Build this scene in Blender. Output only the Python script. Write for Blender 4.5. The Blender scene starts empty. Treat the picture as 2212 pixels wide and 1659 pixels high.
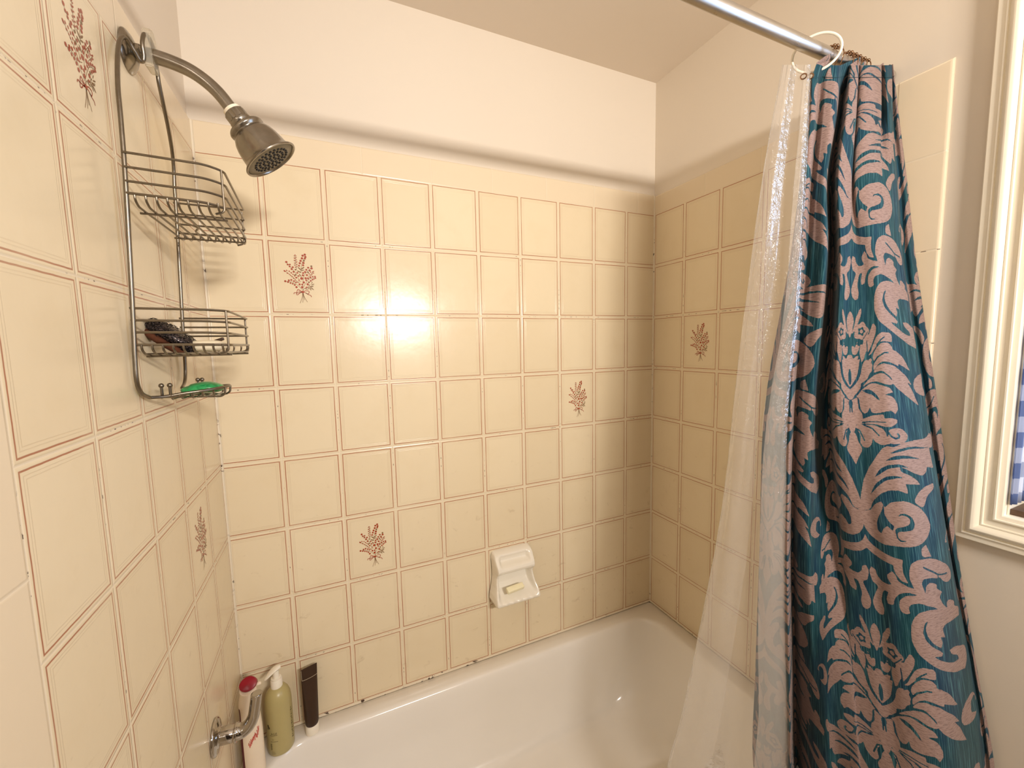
import bpy, bmesh, math, random
import numpy as np
from mathutils import Vector, Matrix, noise
random.seed(7)
PI = math.pi
S = bpy.context.scene
COL = S.collection

# ------------------------------------------------------------------ helpers
def link(o, parent=None):
    COL.objects.link(o)
    if parent is not None:
        o.parent = parent
    return o

def tag(o, label=None, cat=None, group=None, kind=None):
    if label: o['label'] = label
    if cat: o['category'] = cat
    if group: o['group'] = group
    if kind: o['kind'] = kind
    return o

def thing(name, label, cat, loc=(0, 0, 0), group=None):
    o = bpy.data.objects.new(name, None)
    o.empty_display_size = 0.03
    o.location = loc
    link(o)
    return tag(o, label, cat, group)

def obj(name, bm, mats, parent=None, smooth=True, label=None, angle=40):
    me = bpy.data.meshes.new(name)
    bmesh.ops.recalc_face_normals(bm, faces=bm.faces[:]) if smooth != 'keep' else None
    bm.to_mesh(me); bm.free()
    if not isinstance(mats, (list, tuple)): mats = [mats]
    for m in mats: me.materials.append(m)
    if smooth:
        for p in me.polygons: p.use_smooth = True
        try: me.set_sharp_from_angle(angle=math.radians(angle))
        except Exception: pass
    o = bpy.data.objects.new(name, me)
    link(o, parent)
    if parent is not None:
        q, p = Vector(), parent                     # meshes are written in world coordinates
        while p is not None: q += p.location; p = p.parent
        o.location = -q
    if label: o['label'] = label
    return o

def struct(name, bm, mats, parent=None, smooth=False, angle=40):
    o = obj(name, bm, mats, parent, smooth, angle=angle)
    if parent is None: o['kind'] = 'structure'
    return o

def box(bm, a, b, mi=0, bevel=0.0, seg=3):
    r = bmesh.ops.create_cube(bm, size=1.0)
    vs = r['verts']
    c = [(a[i] + b[i]) / 2 for i in range(3)]; d = [abs(b[i] - a[i]) for i in range(3)]
    for v in vs:
        v.co = Vector((c[0] + v.co.x * d[0], c[1] + v.co.y * d[1], c[2] + v.co.z * d[2]))
    fs = set(f for v in vs for f in v.link_faces)
    for f in fs: f.material_index = mi
    if bevel > 0:
        es = list(set(e for v in vs for e in v.link_edges))
        bmesh.ops.bevel(bm, geom=es, offset=bevel, segments=seg, profile=0.5, affect='EDGES')
    return vs

def frame_of(t):
    t = t.normalized()
    up = Vector((0, 0, 1)) if abs(t.z) < 0.9 else Vector((1, 0, 0))
    n = t.cross(up).normalized()
    return n, t.cross(n).normalized()

def tube(bm, pts, r, n=10, closed=False, caps=True, mi=0):
    """sweep a circle along pts; r is a number or a list"""
    pts = [Vector(p) for p in pts]
    m = len(pts)
    rs = r if isinstance(r, (list, tuple)) else [r] * m
    tang = []
    for i in range(m):
        a = pts[i - 1] if (i > 0 or closed) else pts[i]
        b = pts[(i + 1) % m] if (i < m - 1 or closed) else pts[i]
        tang.append((b - a).normalized())
    nrm, _ = frame_of(tang[0])
    rings = []
    for i in range(m):
        t = tang[i]
        nrm = (nrm - t * nrm.dot(t))
        if nrm.length < 1e-6: nrm, _ = frame_of(t)
        nrm.normalize()
        bi = t.cross(nrm)
        rings.append([bm.verts.new(pts[i] + rs[i] * (math.cos(2 * PI * k / n) * nrm + math.sin(2 * PI * k / n) * bi)) for k in range(n)])
    for i in range(m if closed else m - 1):
        A, B = rings[i], rings[(i + 1) % m]
        for k in range(n):
            try:
                f = bm.faces.new((A[k], A[(k + 1) % n], B[(k + 1) % n], B[k])); f.material_index = mi
            except ValueError: pass
    if caps and not closed:
        f = bm.faces.new(rings[0][::-1]); f.material_index = mi
        f = bm.faces.new(rings[-1]); f.material_index = mi

def smooth_path(pts, sub=6, closed=False):
    """Catmull-Rom through the points"""
    P = [Vector(p) for p in pts]; m = len(P); out = []
    rng = range(m) if closed else range(m - 1)
    for i in rng:
        p1, p2 = P[i], P[(i + 1) % m]
        p0 = P[i - 1] if (i > 0 or closed) else p1 * 2 - p2
        p3 = P[(i + 2) % m] if (i + 2 < m or closed) else p2 * 2 - p1
        for k in range(sub):
            t = k / sub
            out.append(0.5 * ((2 * p1) + (-p0 + p2) * t + (2 * p0 - 5 * p1 + 4 * p2 - p3) * t * t + (-p0 + 3 * p1 - 3 * p2 + p3) * t ** 3))
    if not closed: out.append(P[-1])
    return out

def fillet(pts, r, seg=5):
    """polyline with its inner corners rounded"""
    P = [Vector(p) for p in pts]; out = [P[0]]
    for i in range(1, len(P) - 1):
        a, b, c = P[i - 1], P[i], P[i + 1]
        d1 = (a - b); d2 = (c - b)
        l = min(r, d1.length * .45, d2.length * .45)
        s, e = b + d1.normalized() * l, b + d2.normalized() * l
        for k in range(seg + 1):
            t = k / seg
            out.append((1 - t) ** 2 * s + 2 * t * (1 - t) * b + t * t * e)
    out.append(P[-1])
    return out

def lathe(bm, prof, origin=(0, 0, 0), axis=(0, 0, 1), n=32, sx=1.0, sy=1.0, mi=0, capa=True, capb=True, xdir=None):
    """prof = [(radius, height)]"""
    ax = Vector(axis).normalized()
    if xdir is None: u, _ = frame_of(ax)
    else:
        u = Vector(xdir); u = (u - ax * u.dot(ax)).normalized()
    w = ax.cross(u)
    o = Vector(origin); rings = []
    for r, h in prof:
        rings.append([bm.verts.new(o + ax * h + u * (r * sx * math.cos(2 * PI * k / n)) + w * (r * sy * math.sin(2 * PI * k / n))) for k in range(n)])
    for A, B in zip(rings[:-1], rings[1:]):
        for k in range(n):
            f = bm.faces.new((A[k], A[(k + 1) % n], B[(k + 1) % n], B[k])); f.material_index = mi
    if capa and prof[0][0] > 1e-6: bm.faces.new(rings[0][::-1]).material_index = mi
    if capb and prof[-1][0] > 1e-6: bm.faces.new(rings[-1]).material_index = mi
    return rings

def loft(bm, loops, mi=0, capa=False, capb=False):
    R = [[bm.verts.new(p) for p in l] for l in loops]
    n = len(R[0])
    for A, B in zip(R[:-1], R[1:]):
        for k in range(n):
            f = bm.faces.new((A[k], A[(k + 1) % n], B[(k + 1) % n], B[k])); f.material_index = mi
    if capa: bm.faces.new(R[0][::-1]).material_index = mi
    if capb: bm.faces.new(R[-1]).material_index = mi
    return R

def ball(bm, c, r, u=12, v=8, mi=0, sc=(1, 1, 1)):
    q = bmesh.ops.create_uvsphere(bm, u_segments=u, v_segments=v, radius=r)
    for w in q['verts']:
        w.co = Vector((w.co.x * sc[0] + c[0], w.co.y * sc[1] + c[1], w.co.z * sc[2] + c[2]))
    for f in set(f for w in q['verts'] for f in w.link_faces): f.material_index = mi

def rrect(x0, x1, y0, y1, r, z, n=8):
    out = []
    for cx, cy, a0 in ((x1 - r, y1 - r, 0), (x0 + r, y1 - r, PI / 2), (x0 + r, y0 + r, PI), (x1 - r, y0 + r, 1.5 * PI)):
        for k in range(n + 1):
            a = a0 + PI / 2 * k / n
            out.append(Vector((cx + r * math.cos(a), cy + r * math.sin(a), z)))
    return out

# ------------------------------------------------------------------ materials
def lin(c):
    c = c / 255.0
    return c / 12.92 if c <= 0.04045 else ((c + 0.055) / 1.055) ** 2.4
def rgb(r, g, b): return (lin(r), lin(g), lin(b), 1.0)

class NT:
    """small node-tree builder"""
    def __init__(s, name):
        s.m = bpy.data.materials.new(name); s.m.use_nodes = True
        s.t = s.m.node_tree; s.t.nodes.clear()
        s.out = s.t.nodes.new('ShaderNodeOutputMaterial')
    def node(s, typ, **kw):
        n = s.t.nodes.new(typ)
        for k, v in kw.items(): setattr(n, k, v)
        return n
    def L(s, a, b): s.t.links.new(a, b)
    def put(s, sock, v):
        if hasattr(v, 'is_linked'): s.L(v, sock)
        else: sock.default_value = v
    def math(s, op, a, b=None, c=None, clamp=False):
        n = s.node('ShaderNodeMath', operation=op); n.use_clamp = clamp
        s.put(n.inputs[0], a)
        if b is not None: s.put(n.inputs[1], b)
        if c is not None: s.put(n.inputs[2], c)
        return n.outputs[0]
    def ss(s, x, a, b):   # smoothstep from a to b
        n = s.node('ShaderNodeMapRange', interpolation_type='SMOOTHSTEP')
        s.put(n.inputs['Value'], x); n.inputs['From Min'].default_value = a; n.inputs['From Max'].default_value = b
        return n.outputs['Result']
    def mix(s, f, a, b):
        n = s.node('ShaderNodeMix', data_type='RGBA')
        s.put(n.inputs[0], f); s.put(n.inputs[6], a); s.put(n.inputs[7], b)
        return n.outputs[2]
    def noise(s, vec, scale, detail=3, rough=.5, dist=0.0):
        n = s.node('ShaderNodeTexNoise')
        if vec is not None: s.L(vec, n.inputs['Vector'])
        n.inputs['Scale'].default_value = scale; n.inputs['Detail'].default_value = detail
        n.inputs['Roughness'].default_value = rough; n.inputs['Distortion'].default_value = dist
        return n.outputs['Fac']
    def pos(s): return s.node('ShaderNodeTexCoord').outputs['Object']
    def scale(s, vec, sc):
        n = s.node('ShaderNodeMapping'); s.L(vec, n.inputs['Vector']); n.inputs['Scale'].default_value = sc
        return n.outputs[0]
    def bsdf(s, col, rough=.5, metal=0.0, spec=.5, coat=0.0, coatr=.05, normal=None, trans=0.0, ior=1.45, sheen=0.0, sss=0.0):
        b = s.node('ShaderNodeBsdfPrincipled')
        s.put(b.inputs['Base Color'], col); s.put(b.inputs['Roughness'], rough); s.put(b.inputs['Metallic'], metal)
        b.inputs['Specular IOR Level'].default_value = spec
        b.inputs['Coat Weight'].default_value = coat; b.inputs['Coat Roughness'].default_value = coatr
        b.inputs['Transmission Weight'].default_value = trans; b.inputs['IOR'].default_value = ior
        b.inputs['Sheen Weight'].default_value = sheen
        if sss > 0:
            b.inputs['Subsurface Weight'].default_value = sss; b.inputs['Subsurface Radius'].default_value = (.01, .006, .004)
        if normal is not None: s.L(normal, b.inputs['Normal'])
        return b.outputs[0]
    def bump(s, h, strength=.3, dist=.001, prev=None):
        n = s.node('ShaderNodeBump'); n.inputs['Strength'].default_value = strength; n.inputs['Distance'].default_value = dist
        s.L(h, n.inputs['Height'])
        if prev is not None: s.L(prev, n.inputs['Normal'])
        return n.outputs[0]
    def done(s, shader):
        s.L(shader, s.out.inputs['Surface']); return s.m

def simple(name, col, rough=.5, metal=0.0, spec=.5, var=.06, vscale=30, bump=0.0, bscale=200, **kw):
    t = NT(name); p = t.pos()
    n = t.noise(p, vscale, 3)
    dark = tuple(c * (1 - var * 1.6) for c in col[:3]) + (1,); lite = tuple(min(1, c * (1 + var)) for c in col[:3]) + (1,)
    c = t.mix(n, dark, lite)
    nm = t.bump(t.noise(p, bscale, 2), bump, .001) if bump > 0 else None
    return t.done(t.bsdf(c, rough, metal, spec, normal=nm, **kw))

W = 1.5015           # inner tiled width of the alcove
TW, TH = 0.1524, 0.204
ZA = 1.788           # height of the joint under the top row
RIM = 0.36           # tub rim
TOPROW = ZA + 0.200  # top of patterned rows
TRIM = 2.066         # top of the bullnose
CEIL = 2.489
FRONT = -2.75

def paint(name, col, rough=.55):
    t = NT(name); p = t.pos()
    c = t.mix(t.noise(p, 2.2, 4), tuple(x * .955 for x in col[:3]) + (1,), col)
    return t.done(t.bsdf(c, rough, 0, .35, normal=t.bump(t.noise(p, 260, 3), .10, .001)))

CREAM = rgb(228, 213, 182)
CREAM2 = rgb(223, 207, 175)
LINE = rgb(166, 108, 80)
GROUT = rgb(226, 212, 186)

def tile_mat(name, axis, off, umax, seam, seed):
    """printed wall tile. axis: 'x' or 'y' horizontal coordinate; off: first vertical joint; umax: where plain bullnose starts"""
    t = NT(name); p = t.pos()
    sep = t.node('ShaderNodeSeparateXYZ'); t.L(p, sep.inputs[0])
    u = sep.outputs[0] if axis == 'x' else t.math('MULTIPLY', sep.outputs[1], -1.0)
    v = sep.outputs[2]
    jw = t.noise(p, 3.0, 2)                         # hand-set tiles: joints wander a little
    u = t.math('ADD', u, t.math('MULTIPLY', t.math('SUBTRACT', jw, .5), .0016))
    v = t.math('ADD', v, t.math('MULTIPLY', t.math('SUBTRACT', t.noise(t.scale(p, (1.3, 1.7, 1.1)), 3.3, 2), .5), .0020))
    iu = t.math('DIVIDE', t.math('SUBTRACT', u, off), TW)
    iv = t.math('DIVIDE', t.math('SUBTRACT', v, ZA), TH)
    fu = t.math('FRACT', t.math('ADD', iu, 50.0)); fv = t.math('FRACT', t.math('ADD', iv, 50.0))
    du = t.math('MULTIPLY', t.math('SUBTRACT', .5, t.math('ABSOLUTE', t.math('SUBTRACT', fu, .5))), TW)
    dv = t.math('MULTIPLY', t.math('SUBTRACT', .5, t.math('ABSOLUTE', t.math('SUBTRACT', fv, .5))), TH)
    # the row under the tub rim and the top row end a touch early
    d = t.math('MINIMUM', du, dv)
    trim = t.math('GREATER_THAN', v, TOPROW)                       # bullnose along the top
    side = t.math('GREATER_THAN', u, umax)                         # bullnose up the open edge
    plain = t.math('MAXIMUM', trim, side)
    pat = t.math('SUBTRACT', 1.0, plain)
    # seams of the bullnose pieces
    su = t.math('ABSOLUTE', t.math('SUBTRACT', t.math('FRACT', t.math('ADD', t.math('DIVIDE', t.math('SUBTRACT', u, seam), .2032), 50.5)), .5))
    su = t.math('MULTIPLY', su, .2032)
    sv = t.math('MULTIPLY', t.math('ABSOLUTE', t.math('SUBTRACT', t.math('FRACT', t.math('ADD', t.math('DIVIDE', t.math('SUBTRACT', v, ZA + .0886), .2032), 50.5)), .5)), .2032)
    sside = t.math('MINIMUM', sv, t.math('ABSOLUTE', t.math('SUBTRACT', u, umax)))
    strim = t.math('MINIMUM', su, t.math('ABSOLUTE', t.math('SUBTRACT', v, TOPROW)))
    sp = t.math('ADD', t.math('MULTIPLY', side, sside), t.math('MULTIPLY', t.math('MULTIPLY', trim, t.math('SUBTRACT', 1.0, side)), strim))
    dj = t.math('ADD', t.math('MULTIPLY', pat, d), t.math('MULTIPLY', plain, sp))   # distance to the nearest joint
    grout = t.math('SUBTRACT', 1.0, t.ss(dj, .0009, .0017))
    # printed frames
    wob = t.math('MULTIPLY', t.math('SUBTRACT', t.noise(p, 60, 2), .5), .0009)
    dd = t.math('ADD', d, wob)
    l1 = t.math('SUBTRACT', 1.0, t.ss(t.math('ABSOLUTE', t.math('SUBTRACT', dd, .0066)), .0006, .0016))
    l2 = t.math('SUBTRACT', 1.0, t.ss(t.math('ABSOLUTE', t.math('SUBTRACT', dd, .0125)), .0003, .0010))
    l3 = t.math('SUBTRACT', 1.0, t.ss(t.math('ABSOLUTE', t.math('SUBTRACT', dd, .0165)), .0003, .0010))
    fade = t.ss(t.noise(p, 9, 2), .25, .6)
    l1 = t.math('MULTIPLY', t.math('MULTIPLY', l1, pat), t.math('ADD', .68, t.math('MULTIPLY', fade, .30)))
    lf = t.math('MULTIPLY', t.math('MULTIPLY', t.math('MAXIMUM', l2, l3), pat), t.math('ADD', .10, t.math('MULTIPLY', fade, .16)))
    # one tone per tile
    cell = t.node('ShaderNodeCombineXYZ'); t.L(t.math('FLOOR', iu), cell.inputs[0]); t.L(t.math('FLOOR', iv), cell.inputs[1]); cell.inputs[2].default_value = seed
    wn = t.node('ShaderNodeTexWhiteNoise', noise_dimensions='3D'); t.L(cell.outputs[0], wn.inputs['Vector'])
    tone = t.mix(wn.outputs['Value'], CREAM2, CREAM)
    cloud = t.ss(t.noise(p, 11, 4, .6), .45, .8)
    tone = t.mix(t.math('MULTIPLY', cloud, .22), tone, rgb(214, 194, 156))
    tone = t.mix(plain, tone, rgb(225, 209, 181))
    c = t.mix(l1, tone, LINE)
    c = t.mix(lf, c, rgb(186, 160, 128))
    # joints, with dark mildew flecks
    c = t.mix(grout, c, GROUT)
    fleck = t.math('MULTIPLY', t.ss(t.noise(t.scale(p, (1, 1, 1)), 105, 3, .6), .56, .61), t.ss(t.noise(p, 6.5, 2), .48, .60))
    fl = t.math('MULTIPLY', fleck, t.math('SUBTRACT', 1.0, t.ss(dj, .0005, .0012)))
    low = t.math('SUBTRACT', 1.0, t.ss(v, 1.72, 1.95))
    c = t.mix(t.math('MULTIPLY', t.math('MULTIPLY', fl, low), .9), c, rgb(70, 46, 30))
    # soap film smudges
    sm = t.math('MULTIPLY', t.ss(t.noise(t.scale(p, (1, 1, 1.4)), 26, 5, .65, .6), .60, .74), t.math('SUBTRACT', 1.0, t.ss(v, .75, 1.35)))
    c = t.mix(t.math('MULTIPLY', sm, .35), c, rgb(176, 150, 116))
    # relief: sunk joints, grooved frame, slightly wavy glaze, every tile a hair out of plane
    h = t.math('ADD', t.math('MULTIPLY', t.ss(dj, .0, .0035), 1.0), t.math('MULTIPLY', t.math('MULTIPLY', t.math('ADD', l2, l3), pat), -.22))
    h = t.math('ADD', h, t.math('MULTIPLY', l1, -.15))
    nm = t.bump(h, .55, .0012)
    tl = t.math('ADD', t.math('MULTIPLY', t.math('SUBTRACT', fu, .5), t.math('SUBTRACT', wn.outputs['Value'], .5)),
                t.math('MULTIPLY', t.math('SUBTRACT', fv, .5), t.math('SUBTRACT', t.math('FRACT', t.math('MULTIPLY', wn.outputs['Value'], 7.31)), .5)))
    h2 = t.math('ADD', t.math('MULTIPLY', t.noise(p, 34, 2), 1.0), t.math('MULTIPLY', tl, 2.5))
    nm = t.bump(h2, .22, .0012, nm)
    rough = t.math('ADD', .145, t.math('ADD', t.math('MULTIPLY', grout, .5), t.math('MULTIPLY', t.noise(p, 14, 4), .12)))
    return t.done(t.bsdf(c, rough, 0, .38, normal=nm))

M = {}
M['wall'] = paint('wall_paint', rgb(226, 215, 198))
M['ceiling'] = paint('ceiling_paint', rgb(230, 218, 202), .7)
M['floor'] = simple('floor_vinyl', rgb(206, 196, 180), .4, vscale=8)
M['tile_back'] = tile_mat('printed_tile_back', 'x', .1431, 9.0, .4012, 1.0)
M['tile_left'] = tile_mat('printed_tile_left', 'y', .1538, .7634, .20, 2.0)
M['tile_right'] = tile_mat('printed_tile_right', 'y', .1550, .7646, .24, 3.0)
M['berry'] = simple('print_russet', rgb(162, 66, 38), .25, var=.15, vscale=300)
M['stem'] = simple('print_olive', rgb(132, 98, 60), .25, var=.15, vscale=300)
t = NT('caulk'); p = t.pos()
M['caulk'] = t.done(t.bsdf(t.mix(t.math('MULTIPLY', t.ss(t.noise(p, 70, 3), .60, .66), t.ss(t.noise(p, 7, 2), .46, .58)), rgb(224, 211, 186), rgb(72, 50, 34)), .45))
M['enamel'] = simple('tub_enamel', rgb(236, 231, 222), .16, var=.03, vscale=5, coat=.4, coatr=.08)
M['ceramic'] = simple('white_ceramic', rgb(236, 230, 216), .12, var=.02, vscale=20, coat=.3)
def metal(name, col, rough, var=.12, sc=40, bump=.05):
    t = NT(name); p = t.pos()
    n = t.noise(p, sc, 4, .6)
    c = t.mix(n, tuple(x * (1 - var) for x in col[:3]) + (1,), tuple(min(1, x * (1 + var)) for x in col[:3]) + (1,))
    r = t.math('ADD', rough * .7, t.math('MULTIPLY', n, rough * .6))
    return t.done(t.bsdf(c, r, 1.0, .5, normal=t.bump(t.noise(p, 400, 2), bump, .0005)))
M['nickel'] = metal('worn_nickel', rgb(150, 143, 132), .22, .25, 60)
M['chrome'] = metal('polished_chrome', rgb(178, 172, 164), .07, .06, 25, .02)
M['wire'] = metal('satin_wire', rgb(132, 123, 109), .34, .18, 120)
M['rod'] = metal('brushed_rod', rgb(206, 202, 196), .30, .06, 30, .03)
M['bronze'] = metal('bronze_ball', rgb(150, 118, 92), .16, .1, 100)
M['white_plastic'] = simple('white_plastic', rgb(238, 230, 212), .35, var=.03, sss=.15)
M['washer'] = simple('thread_tape', rgb(240, 228, 204), .6)
M['black'] = simple('rubber_nozzle', rgb(26, 22, 18), .6)
M['faceplate'] = simple('spray_face', rgb(134, 122, 96), .45, var=.15, vscale=120)
def clear_plastic(name, col, alpha, rough=.12):
    t = NT(name); p = t.pos()
    tr = t.node('ShaderNodeBsdfTransparent'); tr.inputs[0].default_value = (.97, .95, .9, 1)
    b = t.bsdf(col, rough, 0, .6, normal=t.bump(t.noise(p, 180, 2), .3, .001))
    mx = t.node('ShaderNodeMixShader'); mx.inputs[0].default_value = alpha
    t.L(tr.outputs[0], mx.inputs[1]); t.L(b, mx.inputs[2])
    return t.done(mx.outputs[0])
M['clear'] = clear_plastic('clear_plastic', rgb(214, 206, 186), .38)
M['soap_green'] = None

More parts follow.
